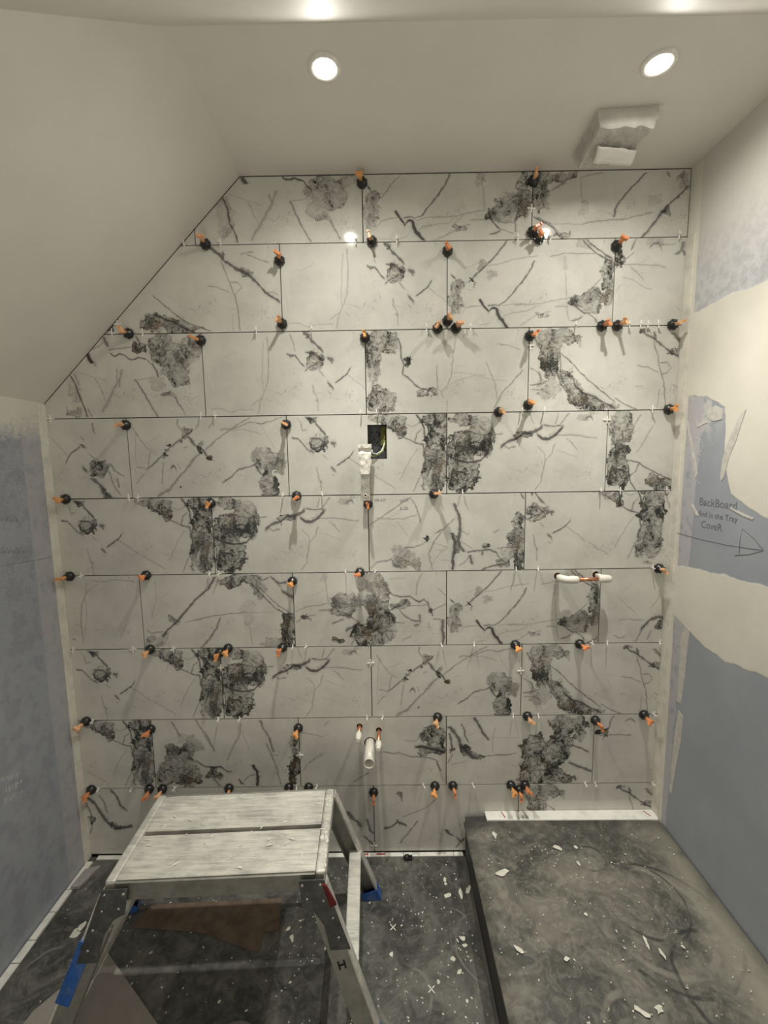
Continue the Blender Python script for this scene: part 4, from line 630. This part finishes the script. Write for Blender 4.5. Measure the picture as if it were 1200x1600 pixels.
# ================================================================ switch box and wires
t = thing('switch_box', 'recessed grey metal switch box in the square tile cut-out', 'socket box', (-.2625, .0, 1.653))
bm = B(); w, h = .0355, .1275
bx(bm, -w, w, .038, .0405, .0005, h); bx(bm, -w, -w + .0015, .008, .038, .0005, h); bx(bm, w - .0015, w, .008, .038, .0005, h); bx(bm, -w + .0015, w - .0015, .008, .038, .0005, .002); bx(bm, -w + .0015, w - .0015, .008, .038, h - .0015, h)
obj('back_box', bm, M['metal_box'], t)
for k, (sx, sz) in enumerate(((-.022, .103), (.0, .103), (.0, .063), (.0, .026), (-.012, .075))):
    bm = B(); ring(bm, [(.0032, -.0375), (.0032, -.0372)], Matrix.Translation((sx, 0, sz)) @ YM, seg=12); o = obj('screw_hole', bm, M['black'], t)
bm = B(); bx(bm, .012, w - .002, .028, .0378, .05, h - .003); obj('shade_block', bm, M['box_shade'], t, bevel=.003)  # green-tinted block stands in for the shade inside the box
bm = B(); tube(bm, [(.027, .03, .078), (.026, .018, .055), (.016, .004, .030), (-.004, -.008, .018), (-.018, -.014, .022), (-.020, -.018, .034)], .0024, 8); obj('wire', bm, M['wire_white'], t)
bm = B(); tube(bm, [(.030, .03, .085), (.030, .018, .058), (.022, .006, .032), (.004, -.004, .016), (-.016, -.010, .010), (-.026, -.014, .015)], .0016, 8); obj('wire', bm, M['wire_green'], t)
bm = B(); tube(bm, [(.010, .030, .100), (-.006, .01, .060), (-.016, -.006, .045), (-.022, -.016, .028)], .0022, 8); obj('wire', bm, M['black'], t)
for k, (sx, sz) in enumerate(((.026, .088), (.028, .079), (.024, .070), (.029, .064))):
    bm = B(); ring(bm, [(.0022, .0), (.003, .004), (.001, .007)], Matrix.Translation((sx, .024, sz)) @ YM, seg=8); obj('terminal', bm, M['wire_green'], t)
# ================================================================ scraper hanging beside the box
t = thing('scraper', 'flat scraper with crumpled white upper end hanging below the switch box', 'scraper', (-.308, -.036, 1.50))
bm = B(); N = 10
prof = [(-.0225, .206), (.0245, .204), (.0235, .180), (.0185, .115), (.0160, .100)]
# handle: flat grey steel strip
prism(bm, [(-.0185, -.002), (.0175, -.002), (.0180, .02), (.0150, .106), (-.0140, .106), (-.0165, .05), (-.0195, .02)], -.0015, .0015); obj('handle', bm, M['steel'], t, bevel=.0008)
bm = B(); ring(bm, [(.0068, 0), (.0068, .0035), (.0040, .0035), (.0040, .0020)], Matrix.Translation((-.001, .0, .018)) @ YM, seg=18, cap1=False); obj('eyelet', bm, M['white_plastic'], t)
bm = B(); ring(bm, [(.0040, .0017), (.0040, .0021)], Matrix.Translation((-.001, .0, .018)) @ YM, seg=14); obj('hole', bm, M['black'], t)
bm = B(); nx, nz = 8, 16; grid = [[None] * (nx + 1) for _ in range(nz + 1)]; grid2 = [[None] * (nx + 1) for _ in range(nz + 1)]
for j in range(nz + 1):
    zz = .098 + j / nz * .110; hw = .0160 + (j / nz) ** .8 * .0090
    for i in range(nx + 1):
        u = i / nx * 2 - 1; wv = noise.noise(Vector((u * 2.2, zz * 60, 3.3))) * .0035
        fold = -.010 * max(0, 1 - abs((j - 11.2) / 1.6)) if True else 0
        grid[j][i] = bm.verts.new((u * hw + wv * .4, -.004 - (1 - u * u) * .004 + wv + (.006 if j in (12, 13) else 0), zz + noise.noise(Vector((u * 3, j * .7, 0))) * .002))
        grid2[j][i] = bm.verts.new((u * hw, .003, zz))
for g_, flip in ((grid, 0), (grid2, 1)):
    for j in range(nz):
        for i in range(nx): bm.faces.new((g_[j][i], g_[j][i + 1], g_[j + 1][i + 1], g_[j + 1][i]))
for j in range(nz):
    for i in (0, nx): bm.faces.new((grid[j][i], grid[j + 1][i], grid2[j + 1][i], grid2[j][i]))
for i in range(nx):
    for j in (0, nz): bm.faces.new((grid[j][i], grid2[j][i], grid2[j][i + 1], grid[j][i + 1]))
obj('white_wrap', bm, M['tape'], t)
# ================================================================ pipes
def fitting(bm, p, q, r):
    tube(bm, [Vector(p).lerp(Vector(q), a) for a in (0, .12, .25, .5, .6, .7, .9, 1)], [r * .75, r, r, r * .92, r * 1.06, r * 1.06, r * .9, r * .7], 16)
t = thing('shower_pipe', 'short horizontal copper pipe bridge with two white push fittings', 'pipe', (.507, 0, 1.19))
bm = B(); tube(bm, [(-.019, -.050, -.002), (.07, -.050, .0)], .0075, 14); obj('copper_pipe', bm, M['copper'], t)
bm = B(); tube(bm, [(-.075, .03, .0), (-.075, -.03, .0)], .0075, 12); obj('copper_stub', bm, M['copper'], t)
bm = B(); tube(bm, [(.075, .03, .003), (.075, -.03, .002)], .0075, 12); obj('copper_stub', bm, M['copper'], t)
bm = B(); tube(bm, [(-.075, -.012, .0), (-.076, -.028, .0), (-.074, -.042, .0), (-.062, -.051, -.001), (-.050, -.051, -.002), (-.046, -.051, -.002), (-.040, -.051, -.002), (-.020, -.050, -.002), (-.015, -.050, -.002)],
                [.010, .0135, .0145, .0150, .0130, .0155, .0155, .0145, .0105], 18); obj('white_fitting', bm, M['white_plastic'], t)
bm = B(); tube(bm, [(.075, -.008, .002), (.077, -.026, .002), (.080, -.042, .001), (.064, -.052, .0), (.060, -.052, .0)], [.0085, .011, .0135, .0155, .0150], 18)
tube(bm, [(.058, -.050, .0), (.066, -.050, .0), (.088, -.050, .0), (.103, -.050, .0), (.112, -.050, .0)], [.0150, .0158, .0158, .0135, .006], 18); obj('white_fitting', bm, M['white_plastic'], t)
for x, z, L, lab in ((-.353, .573, .055, 'short copper stub with white stop end left of the waste pipe'), (-.275, .555, .085, 'longer copper stub with white stop end right of the waste pipe')):
    t = thing('capped_pipe', lab, 'pipe', (x, 0, z))
    bm = B(); tube(bm, [(0, .04, 0), (0, -L, 0)], .0075, 14); obj('copper_pipe', bm, M['copper'], t)
    bm = B(); tube(bm, [(0, -L + .012, 0), (0, -L + .004, 0), (0, -L - .008, 0), (0, -L - .022, 0), (0, -L - .0225, 0), (0, -L - .030, 0), (0, -L - .036, 0)], [.0088, .0118, .0122, .0122, .0085, .0085, .0070], 18); obj('stop_end', bm, M['white_plastic'], t)
t = thing('waste_pipe', 'wide open white plastic waste pipe sticking out above the stool', 'pipe', (-.311, 0, .500))
bm = B(); ring(bm, [(.0185, -.045), (.0205, -.045), (.0205, .124), (.0180, .124), (.0180, -.045)], YM, seg=32, cap0=False, cap1=False); obj('pipe_wall', bm, M['pipe_white'], t)
bm = B(); ring(bm, [(.0178, .060), (.0178, .062)], YM, seg=24); obj('pipe_shade', bm, M['black'], t)  # black disc put in for the darkness down the pipe
# ================================================================ wrapped vent on the ceiling
t = thing('vent_cover', 'square ceiling vent wrapped in crumpled plastic film with white paper', 'vent', (.492, -.178, ZC))
Rz = Matrix.Rotation(-.06, 4, 'Z')
bm = B(); bx(bm, -.085, .085, -.095, .095, -.018, -.0005, Rz); obj('vent_plate', bm, M['vent_grey'], t, bevel=.004)
bm = B(); bx(bm, -.076, .076, -.084, .084, -.040, -.018, Rz); obj('vent_body', bm, M['vent_grey'], t, bevel=.003)
bm = B(); n = 22; gr = []
for j in range(n + 1):
    r_ = []
    for i in range(n + 1):
        u, v = i / n * 2 - 1, j / n * 2 - 1; e = max(abs(u), abs(v)); d = 1 - max(0, (e - .78) / .22) ** 2
        c1 = abs(noise.noise(Vector((u * 1.9 + 5, v * 1.9, 1)))) ; c2 = abs(noise.noise(Vector((u * 4.5, v * 4.5 + 8, 2))))
        zz = -.006 - d * (.036 + .016 * c1 + .006 * c2)
        s = 1 + .12 * (1 - v) * .5 if False else 1
        r_.append(bm.verts.new(Rz @ Vector((u * .092 * (1 + .03 * c2), v * .102 * (1 + .03 * c1), zz))))
    gr.append(r_)
for j in range(n):
    for i in range(n): bm.faces.new((gr[j][i], gr[j][i + 1], gr[j + 1][i + 1], gr[j + 1][i]))
obj('plastic_film', bm, M['film'], t)
bm = B(); nx, ny = 10, 6; gr = []
c4 = [Vector((-.062, -.030, 0)), Vector((.070, -.006, 0)), Vector((.094, .066, 0)), Vector((-.040, .050, 0))]
for j in range(ny + 1):
    r_ = []
    for i in range(nx + 1):
        a, b_ = i / nx, j / ny; p = c4[0].lerp(c4[1], a).lerp(c4[3].lerp(c4[2], a), b_)
        r_.append(bm.verts.new((p.x, p.y, -.061 + noise.noise(Vector((a * 4, b_ * 3, 7))) * .006 + .004 * abs(b_ - .4))))
    gr.append(r_)
for j in range(ny):
    for i in range(nx): f = bm.faces.new((gr[j][i], gr[j][i + 1], gr[j + 1][i + 1], gr[j + 1][i])); f.smooth = True
o = obj('paper_sheet', bm, M['paper'], t); sd = o.modifiers.new('s', 'SOLIDIFY'); sd.thickness = .0008

# ================================================================ floor sheets, tray, batten
bm = B(); prism(bm, [(-1.470, -.028), (.066, -.024), (.066, -1.9), (-1.470, -1.9)], -.004, .004, 'z')
tag(obj('floor_sheet', bm, M['floor_board']), 'dark scuffed protective sheet on the floor left of the tray', 'floor sheet')
bm = B(); prism(bm, [(.078, -.012), (XR - .004, -.012), (XR - .004, -1.75), (.078, -1.75)], .0, .176, 'z')
tag(obj('shower_tray', bm, M['tray'], bevel=.002), 'raised dark shower tray base under the dusty sheet', 'shower tray')
bm = B()
nx, ny = 14, 24
def shz(x, y): return .0035 * noise.noise(Vector((x * 5, y * 5, 1))) * (1 if y < -.08 else .3) + (.004 * max(0, 1 - abs(y + .14) / .03) )
T_, Bt = [], []
for j in range(ny + 1):
    y = -.050 - j / ny * 1.65; a, b_ = [], []
    for i in range(nx + 1):
        xl = .064 + .012 * (j / ny); x = xl + (XR - .006 - xl) * i / nx
        yy = y - (.012 if (i == nx and j == 0) else 0)
        zt = .186 + shz(x, y) ; a.append(bm.verts.new((x, yy, max(zt, .1835)))); b_.append(bm.verts.new((x, yy, .1775)))
    T_.append(a); Bt.append(b_)
for j in range(ny):
    for i in range(nx):
        f = bm.faces.new((T_[j][i], T_[j][i + 1], T_[j + 1][i + 1], T_[j + 1][i])); f.smooth = True
        bm.faces.new((Bt[j][i], Bt[j][i + 1], Bt[j + 1][i + 1], Bt[j + 1][i]))
    for i in (0, nx): bm.faces.new((T_[j][i], T_[j + 1][i], Bt[j + 1][i], Bt[j][i]))
for i in range(nx):
    for j in (0, ny): bm.faces.new((T_[j][i], T_[j][i + 1], Bt[j][i + 1], Bt[j][i]))
tag(obj('cover_sheet', bm, M['tray_sheet']), 'dusty grey protective sheet covering the raised shower tray', 'cover sheet')
bm = B(); prism(bm, [(.160, -.046), (XR - .004, -.052), (XR - .004, -.001), (.160, -.001)], .1765, .190, 'z')
bt = tag(obj('batten', bm, M['white_trim'], bevel=.0015), 'long white batten along the tiles at the back of the tray', 'batten')
M['red_mark'] = simple('red_marker', (.40, .06, .04), .7)
for x, a in ((.232, .3), (.822, .5)):
    b2 = B(); bx(b2, -.002, .002, -.016, .016, 0, .0004); o = obj('red_mark', b2, M['red_mark'], bt); o.location = (x, -.022, .1903); o.rotation_euler = (0, 0, a); o['label'] = 'red marker line'
edge = thing('edge_strip', 'white strips between dark floor sheet and tiled wall', 'edge strip', (0, 0, 0))
xs = [-1.47, -1.05, -.62, -.33, -.18, .03, .070]
for a, b_ in zip(xs, xs[1:]):
    bm = B(); bx(bm, a + .001, b_ - .001, -.0205, -.002, -.0035, .0042); obj('strip_piece', bm, M['white_trim'], edge)
for x in (-.275, -.345):
    bm = B(); bx(bm, x - .018, x + .018, -.013, -.006, .0042, .0047); o = obj('red_mark', bm, M['red_mark'], edge); o['label'] = 'red marker line'
edge = thing('edge_strip', 'white strips between dark floor sheet and left wall', 'edge strip', (0, 0, 0))
ys = [-.03, -.15, -.235, -.33, -.40, -.56, -.9, -1.4]
for a, b_ in zip(ys, ys[1:]):
    bm = B(); k = random.uniform(-.003, .003); prism(bm, [(XL + .005, b_ + .001), (-1.474 + k, b_ + .002), (-1.474 + k, a - .001), (XL + .005, a - .002)], -.0035, .0055, 'z'); obj('strip_piece', bm, M['white_trim'], edge)
bm = B(); prism(bm, [(-1.475, -.075), (-1.425, -.060), (-1.440, -.115), (-1.450, -.150), (-1.482, -.150)], .006, .018, 'z')
tag(obj('offcut', bm, simple('grey_offcut', (.36, .34, .33), .7), bevel=.001), 'small grey board offcut on the floor by the left wall', 'offcut')
bm = B(); prism(bm, [(-1.13, -.212), (-.649, -.194), (-.631, -.307), (-.684, -.312), (-.683, -.376), (-.896, -.313), (-.986, -.303), (-1.163, -.291)], .0045, .0075, 'z')
tag(obj('cardboard', bm, M['cardboard']), 'torn brown cardboard piece lying under the step stool', 'cardboard')
bm = B(); prism(bm, [(-1.205, -.366), (-.931, -.559), (-.85, -.62), (-1.0, -.64), (-1.10, -.585), (-1.33, -.585), (-1.321, -.529)], .0045, .0085, 'z')
tag(obj('card_sheet', bm, M['greycard']), 'grey-brown board corner on the floor at the front left', 'card sheet')
bm = B(); ring(bm, [(.075, 0), (.080, .006), (.078, .014), (.066, .022), (.03, .026), (.004, .027)], seg=32); o = obj('lid', bm, simple('mauve_lid', (.30, .26, .28), .6)); o.location = (-.682, -.640, .0045)
tag(o, 'rounded mauve-grey lid at the bottom edge below the stool', 'lid')
bm = B(); tube(bm, [(-.012, 0, .006), (-.004, 0, .011), (.006, 0, .011)], [.009, .0105, .0095], 12); bx(bm, .004, .020, -.0085, -.0035, .006, .012); bx(bm, .004, .020, .0035, .0085, .006, .012); bx(bm, -.018, -.008, -.003, .003, .006, .010)
o = obj('plastic_plug', bm, M['black_cap']); o.location = (-.164, -.035, .0045); tag(o, 'black two-pronged plastic plug on the floor by the tiled wall', 'plug')
bm = B(); tube(bm, [(0, -.015, .006), (0, -.008, .007), (0, .008, .007), (0, .015, .006)], [.002, .006, .006, .002], 12)
o = obj('metal_bolt', bm, M['steel']); o.location = (-.401, -.175, .0045); tag(o, 'shiny oval bolt head on the floor between the stool legs', 'bolt')
# plaster splashes (nobody could count them)
def splash(bm, x, y, z, r, el=1.0, a=0.0):
    n = 9; c = [bm.verts.new((x + (r * el * math.cos(2 * math.pi * k / n) * math.cos(a) - r * math.sin(2 * math.pi * k / n) * math.sin(a)) * random.uniform(.55, 1.2),
                              y + (r * el * math.cos(2 * math.pi * k / n) * math.sin(a) + r * math.sin(2 * math.pi * k / n) * math.cos(a)) * random.uniform(.55, 1.2), z)) for k in range(n)]
    top = bm.verts.new((x, y, z + min(.003, r * .3)))
    for k in range(n): bm.faces.new((c[k], c[(k + 1) % n], top))
bm = B(); rr = random.Random(3)
for x, y, r, el in ((-.018, -.186, .011, 1.6), (.03, -.178, .008, 3), (.062, -.165, .007, 3), (-.022, -.123, .008, 1.5), (-.022, -.14, .006, 1.2), (.012, -.335, .009, 1.3), (.014, -.357, .006, 1.5), (-.032, -.399, .008, 1.2), (-.017, -.435, .006, 2), (-.235, -.382, .006, 1.4), (-.088, -.46, .007, 1), (-.007, -.51, .006, 1), (-1.352, -.31, .016, 1.3), (-1.345, -.285, .010, 2), (-.58, -.33, .007, 2.4), (-.60, -.30, .006, 2)):
    splash(bm, x, y, .0043, r, el, rr.uniform(0, 3))
for k in range(150): splash(bm, rr.uniform(-.40, .055), rr.uniform(-.62, -.04), .0043, rr.uniform(.0008, .0028), rr.uniform(1, 2), rr.uniform(0, 3))
for k in range(90): splash(bm, rr.uniform(-1.2, -.45), rr.uniform(-.62, -.2), .0086 if False else .0043, rr.uniform(.001, .004), rr.uniform(1, 2), rr.uniform(0, 3))
o = obj('plaster_splashes', bm, M['chalk']); o['kind'] = 'stuff'; o['label'] = 'white plaster splashes spattered over the dark floor sheet'; o['category'] = 'plaster'
bm = B()
for x, y, r, el in ((.161, -.275, .014, 1.7), (.173, -.119, .009, 1.8), (.395, -.175, .011, 1.8), (.465, -.176, .007, 1.2), (.445, -.241, .006, 2), (.146, -.517, .007, 3), (.39, -.418, .006, 1.2), (.534, -.503, .006, 3.5), (.563, -.532, .006, 2.5), (.424, -.667, .007, 3), (.473, -.661, .010, 1.4), (.278, -.543, .006, 1.6), (.636, -.514, .005, 1.5)):
    splash(bm, x, y, .1885 + .0025, r, el, rr.uniform(0, 3))
for k in range(110): splash(bm, rr.uniform(.09, .82), rr.uniform(-.70, -.08), .1905, rr.uniform(.0007, .0024), rr.uniform(1, 2.5), rr.uniform(0, 3))
o = obj('plaster_splashes', bm, M['chalk']); o['kind'] = 'stuff'; o['label'] = 'white plaster splashes spattered over the tray cover sheet'; o['category'] = 'plaster'

# ================================================================ step stool (aluminium work platform)
st = thing('step_stool', 'splattered aluminium work platform with folding legs and blue feet', 'step stool', (-.728, -.415, 0.004))
st.rotation_euler = (0, 0, math.radians(2.3))
HW, HD, HT = .305, .157, .496
def ribbed(y0, y1, x0, x1, n):
    bm = B(); P = []
    for k in range(n):
        a = y0 + (y1 - y0) * k / n; b_ = y0 + (y1 - y0) * (k + 1) / n; w = (b_ - a)
        P += [(a, HT - .0022), (a + w * .12, HT), (a + w * .62, HT), (a + w * .74, HT - .0022)]
    P += [(y1, HT - .0022), (y1, HT - .022), (y0, HT - .022)]
    prism(bm, P, x0, x1, 'x'); return bm
obj('deck_plank', ribbed(-HD + .006, -.008, -HW + .030, HW - .030, 8), M['alu'], st)
obj('deck_plank', ribbed(.008, HD - .006, -HW + .030, HW - .030, 8), M['alu'], st)
for s in (-1, 1):
    bm = B(); x0, x1 = (-HW, -HW + .0295) if s < 0 else (HW - .0295, HW)
    bx(bm, x0, x1, -HD, HD, HT - .040, HT + .001); obj('side_rail', bm, M['alu'], st, bevel=.007)
    bm = B(); bx(bm, -HW + .030, HW - .030, s * HD - .003, s * HD + .003, HT - .056, HT - .003); obj('apron', bm, M['alu_dark'], st, bevel=.001)
def leg(sx, sy):
    top = Vector((sx * (HW - .004), sy * (HD + .002), HT - .012)); bot = Vector((sx * (.462 if sx > 0 else .505), sy * .212, .0))
    ax = (bot - top); L = ax.length; zc = -ax.normalized()
    xc = Vector((1, 0, 0)); xc = (xc - zc * xc.dot(zc)).normalized(); yc = zc.cross(xc)
    Mx = Matrix(((xc.x, yc.x, zc.x, bot.x), (xc.y, yc.y, zc.y, bot.y), (xc.z, yc.z, zc.z, bot.z), (0, 0, 0, 1)))
    return Mx, L
LEGT = {(-1, -1): 'front left', (1, -1): 'front right', (-1, 1): 'back left', (1, 1): 'back right'}
for (sx, sy) in LEGT:
    Mx, L = leg(sx, sy); w = .056; th = .003; dp = .026
    bm = B(); i0, i1 = (-w, 0.0) if sx > 0 else (0.0, w)       # web spans inwards from the outer edge
    bx(bm, i0, i1, sy * dp * .5 - th * .5, sy * dp * .5 + th * .5, .03, L, Mx)
    ox = 0.0 if sx > 0 else 0.0
    bx(bm, -th * .5 if sx > 0 else -th * .5, th * .5, -dp * .5, dp * .5, .03, L, Mx)
    ix = i0 if sx > 0 else i1
    bx(bm, ix - th * .5, ix + th * .5, -dp * .5, dp * .5, .03, L * .8, Mx)
    lg = obj('leg', bm, M['alu_dark'], st)
    bm = B(); bx(bm, -.0035, .0035, -dp * .5 - .003, dp * .5 + .003, .05, L - .01, Mx); obj('edge_bead', bm, M['alu'], lg, bevel=.001)
    bm = B(); f0, f1 = i0 - .004, i1 + .004
    bx(bm, f0, f1, -dp * .5 - .005, dp * .5 + .005, -.002, .008, Mx)
    bx(bm, f0, f0 + .004, -dp * .5 - .005, dp * .5 + .005, .008, .052, Mx); bx(bm, f1 - .004, f1, -dp * .5 - .005, dp * .5 + .005, .008, .052, Mx)
    bx(bm, f0 + .004, f1 - .004, -dp * .5 - .005, -dp * .5 - .001, .008, .052, Mx); bx(bm, f0 + .004, f1 - .004, dp * .5 + .001, dp * .5 + .005, .008, .052, Mx)
    ft = obj('foot', bm, M['blue_plastic'], lg, bevel=.0012); ft['label'] = 'blue plastic foot'
    if (sx, sy) == (-1, -1):
        bm = B(); bx(bm, -.003, .032, -dp * .5 - .006, -dp * .5 - .001,   .205, .385, Mx); bx(bm, -.0065, -.002, -dp * .5 - .006, dp * .5, .205, .385, Mx); bs_ = obj('lock_sleeve', bm, M['blue_plastic'], lg, bevel=.001); bs_['label'] = 'long blue plastic leg lock'
        bm = B(); bx(bm, .003, .027, -dp * .5 - .0068, -dp * .5 - .0058, .366, .379, Mx); obj('lock_window', bm, M['hinge'], lg)
    # hinge plate over the corner
    bm = B(); yy = sy * (HD + .004)
    up_ = [(.232, HT - .004), (.300, HT - .004), (.318, HT - .05), (.352, HT - .145), (.372, HT - .20), (.316, HT - .20), (.300, HT - .13), (.268, HT - .085), (.240, HT - .072)]
    pts = [(sx * a, b_ - (.034 if sy > 0 else 0)) for a, b_ in up_]
    A = [bm.verts.new((p[0], yy + sy * (.001 + .053 * (HT - p[1]) / .484 * 1.0), p[1])) for p in pts]; Bv = [bm.verts.new(v.co + Vector((0, sy * .003, 0))) for v in A]
    off = Vector((0, sy * .012, 0))
    for v in A + Bv: v.co += off
    bm.faces.new(A); bm.faces.new(Bv[::-1])
    for i in range(len(A)): bm.faces.new((A[i], Bv[i], Bv[(i + 1) % len(A)], A[(i + 1) % len(A)]))
    hp = obj('hinge_plate', bm, M['hinge'], st)
    for (rx, rz) in (((.242, .016), (.292, .016), (.255, .055), (.30, .06), (.325, .11), (.340, .165)) if sy < 0 else ()):
        bm = B(); yv = yy + sy * (.017 + .053 * rz / .484); ring(bm, [(.0048, 0), (.004, .002), (.001, .003)], Matrix.Translation((sx * rx, yv - (0 if sy < 0 else 0), HT - rz)) @ (YM if sy < 0 else YM.inverted()), seg=10); obj('rivet', bm, M['steel'], hp)
bm = B()
for k in range(60):       # dried plaster drips on the deck and the side rails
    splash(bm, rr.uniform(-.29, .30), rr.uniform(-.15, .15), HT + .0006, rr.uniform(.0015, .0045), rr.uniform(1.5, 4), rr.uniform(-.5, 1.2))
for k in range(26): splash(bm, rr.uniform(.280, .303), rr.uniform(-.15, .15), HT + .0016, rr.uniform(.002, .006), rr.uniform(1, 2), rr.uniform(1.2, 1.9))
o = obj('plaster_drips', bm, M['chalk'], st); o['kind'] = 'stuff'
bm = B(); yy = -HD - .0285; prism(bm, [(.298, HT - .006), (.309, HT - .012), (.336, HT - .072), (.318, HT - .078)], yy - .004, yy + .004); o = obj('release_catch', bm, M['red_plastic'], st, bevel=.001); o['label'] = 'dark red release catch'
for s in (-1, 1):
    bm = B(); xc = .372; bx(bm, s * xc - .021, s * xc + .021, -.172, .182, .205, .228); obj('brace', bm, M['alu'], st, bevel=.003)
# letter H on the front right leg
def text(body, size, mat, Mw, parent, name='writing', ext=.0002, bold=0.0):
    cu = bpy.data.curves.new(name, 'FONT'); cu.body = body; cu.size = size; cu.extrude = ext; cu.offset = bold; cu.align_x = 'LEFT'; cu.materials.append(mat)
    o = bpy.data.objects.new(name, cu); C.objects.link(o); o.parent = parent
    o.matrix_parent_inverse = parent.matrix_world.inverted() if False else Matrix.Identity(4)
    dg = bpy.context.evaluated_depsgraph_get(); me = bpy.data.meshes.new_from_object(o.evaluated_get(dg)); bpy.data.objects.remove(o)
    o = bpy.data.objects.new(name, me); C.objects.link(o); o.parent = parent
    if not me.materials: me.materials.append(mat)
    o.matrix_local = Mw; return o
Mx, L = leg(1, -1)
wr = text('H', .034, M['black'], Mx @ Matrix.Translation((-.044, -.0158, .262)) @ Matrix.Rotation(math.pi / 2, 4, 'X') @ Matrix.Rotation(-.05, 4, 'Z'), st, 'letter_mark', .0003, .0006)

# ================================================================ writing
XF = Matrix.Rotation(math.pi / 2, 4, 'X')
RW = Matrix.Rotation(-math.pi / 2, 4, 'Z') @ XF          # faces -x, reads towards -y
def rw(body, y, z, size, rot=0.0): return text(body, size, M['pencil'], Matrix.Translation((XR - .0006, y, z)) @ RW @ Matrix.Rotation(rot, 4, 'Z'), wall_right, 'pencil_writing', .0001)
rw('BackBoard', -.148, 1.478, .038); rw('find in the Tray', -.150, 1.440, .027)
rw('CoveR', -.165, 1.402, .034)
def pencil(parent, pts, r, mat=None):
    bm = B(); tube(bm, pts, r, 6); return obj('pencil_line', bm, mat or M['pencil'], parent)
xr = XR - .0004
pencil(wall_right, [(xr, -.046, 1.362), (xr, -.15, 1.360), (xr, -.28, 1.362), (xr, -.418, 1.372)], .0008)
pencil(wall_right, [(xr, -.338, 1.425), (xr, -.385, 1.400), (xr, -.418, 1.372)], .0008)
pencil(wall_right, [(xr, -.338, 1.425), (xr, -.333, 1.385), (xr, -.334, 1.345)], .0008)
pencil(wall_right, [(xr, -.316, 1.335), (xr, -.37, 1.350), (xr, -.418, 1.372)], .0008)
xl = XL + .0004
rs_ = random.Random(5)
for (y0, z0, n_) in ((-.262, 1.478, 5), (-.268, 1.372, 6)):      # faint pencil scribble, not legible
    for k in range(n_):
        yy_, zz_ = y0 + k * .019, z0 - k * .004
        pencil(wall_left, [(xl, yy_ + rs_.uniform(-.003, .003), zz_ + .012), (xl, yy_ + .004, zz_ - .010), (xl, yy_ + .010, zz_ + rs_.uniform(-.004, .008)), (xl, yy_ + .014, zz_ - .009)], .0005, M['pencil_faint'])
pencil(wall_left, [(xl, -.45, 1.322), (xl, -.262, 1.319), (xl, -.1, 1.306), (xl, -.045, 1.303)], .0006, M['pencil_faint'])
for k_, pts_ in [q for q in SMEARS.items() if q[0] != 'd']:       # smears of cream filler left by the trowel
    bm = B(); prism(bm, pts_, XR - .0013, XR + .001, 'x'); obj('filler_smear', bm, M['smear'], wall_right)
bm = B()
for k in range(40):
    y_, z_, r_ = rs_.gauss(-.14, .045), rs_.gauss(1.66, .06), rs_.uniform(.0008, .003); ring(bm, [(r_, 0), (r_ * .5, .0008)], Matrix.Translation((XR, y_, z_)) @ Matrix.Rotation(-math.pi / 2, 4, 'Y'), seg=6)
o = obj('filler_specks', bm, M['smear'], wall_right); o['kind'] = 'stuff'
# pale trowel scratches on the left wall
bm = B()
for k in range(3):
    for i in range(7): y = -.35 + i * .011; z = .63 - k * .036 - .004 * i; bx(bm, XL, XL + .0004, y, y + random.uniform(.002, .009), z - random.uniform(.008, .02), z)
o = obj('scratches', bm, simple('pale_scratch', (.50, .50, .50), .8), wall_left); o['label'] = 'pale trowel scratches'
text('MB-627', .014, M['pencil'], Matrix.Translation((-.277 + .301, -.0003, 1.492 - ROWZ[5])) @ XF @ Matrix.Rotation(.0, 4, 'Z'), tile_at[(5, -1)], 'pencil_writing', .0001)
text('2660', .018, M['pencil'], Matrix.Translation((-.180 + .301, -.0003, 1.484 - ROWZ[5])) @ XF @ Matrix.Rotation(.25, 4, 'Z'), tile_at[(5, -1)], 'pencil_writing', .0001)
text('3-26', .018, M['pencil'], Matrix.Translation((-.180 + .301, -.0003, 1.456 - ROWZ[5])) @ XF @ Matrix.Rotation(.1, 4, 'Z'), tile_at[(5, -1)], 'pencil_writing', .0001)
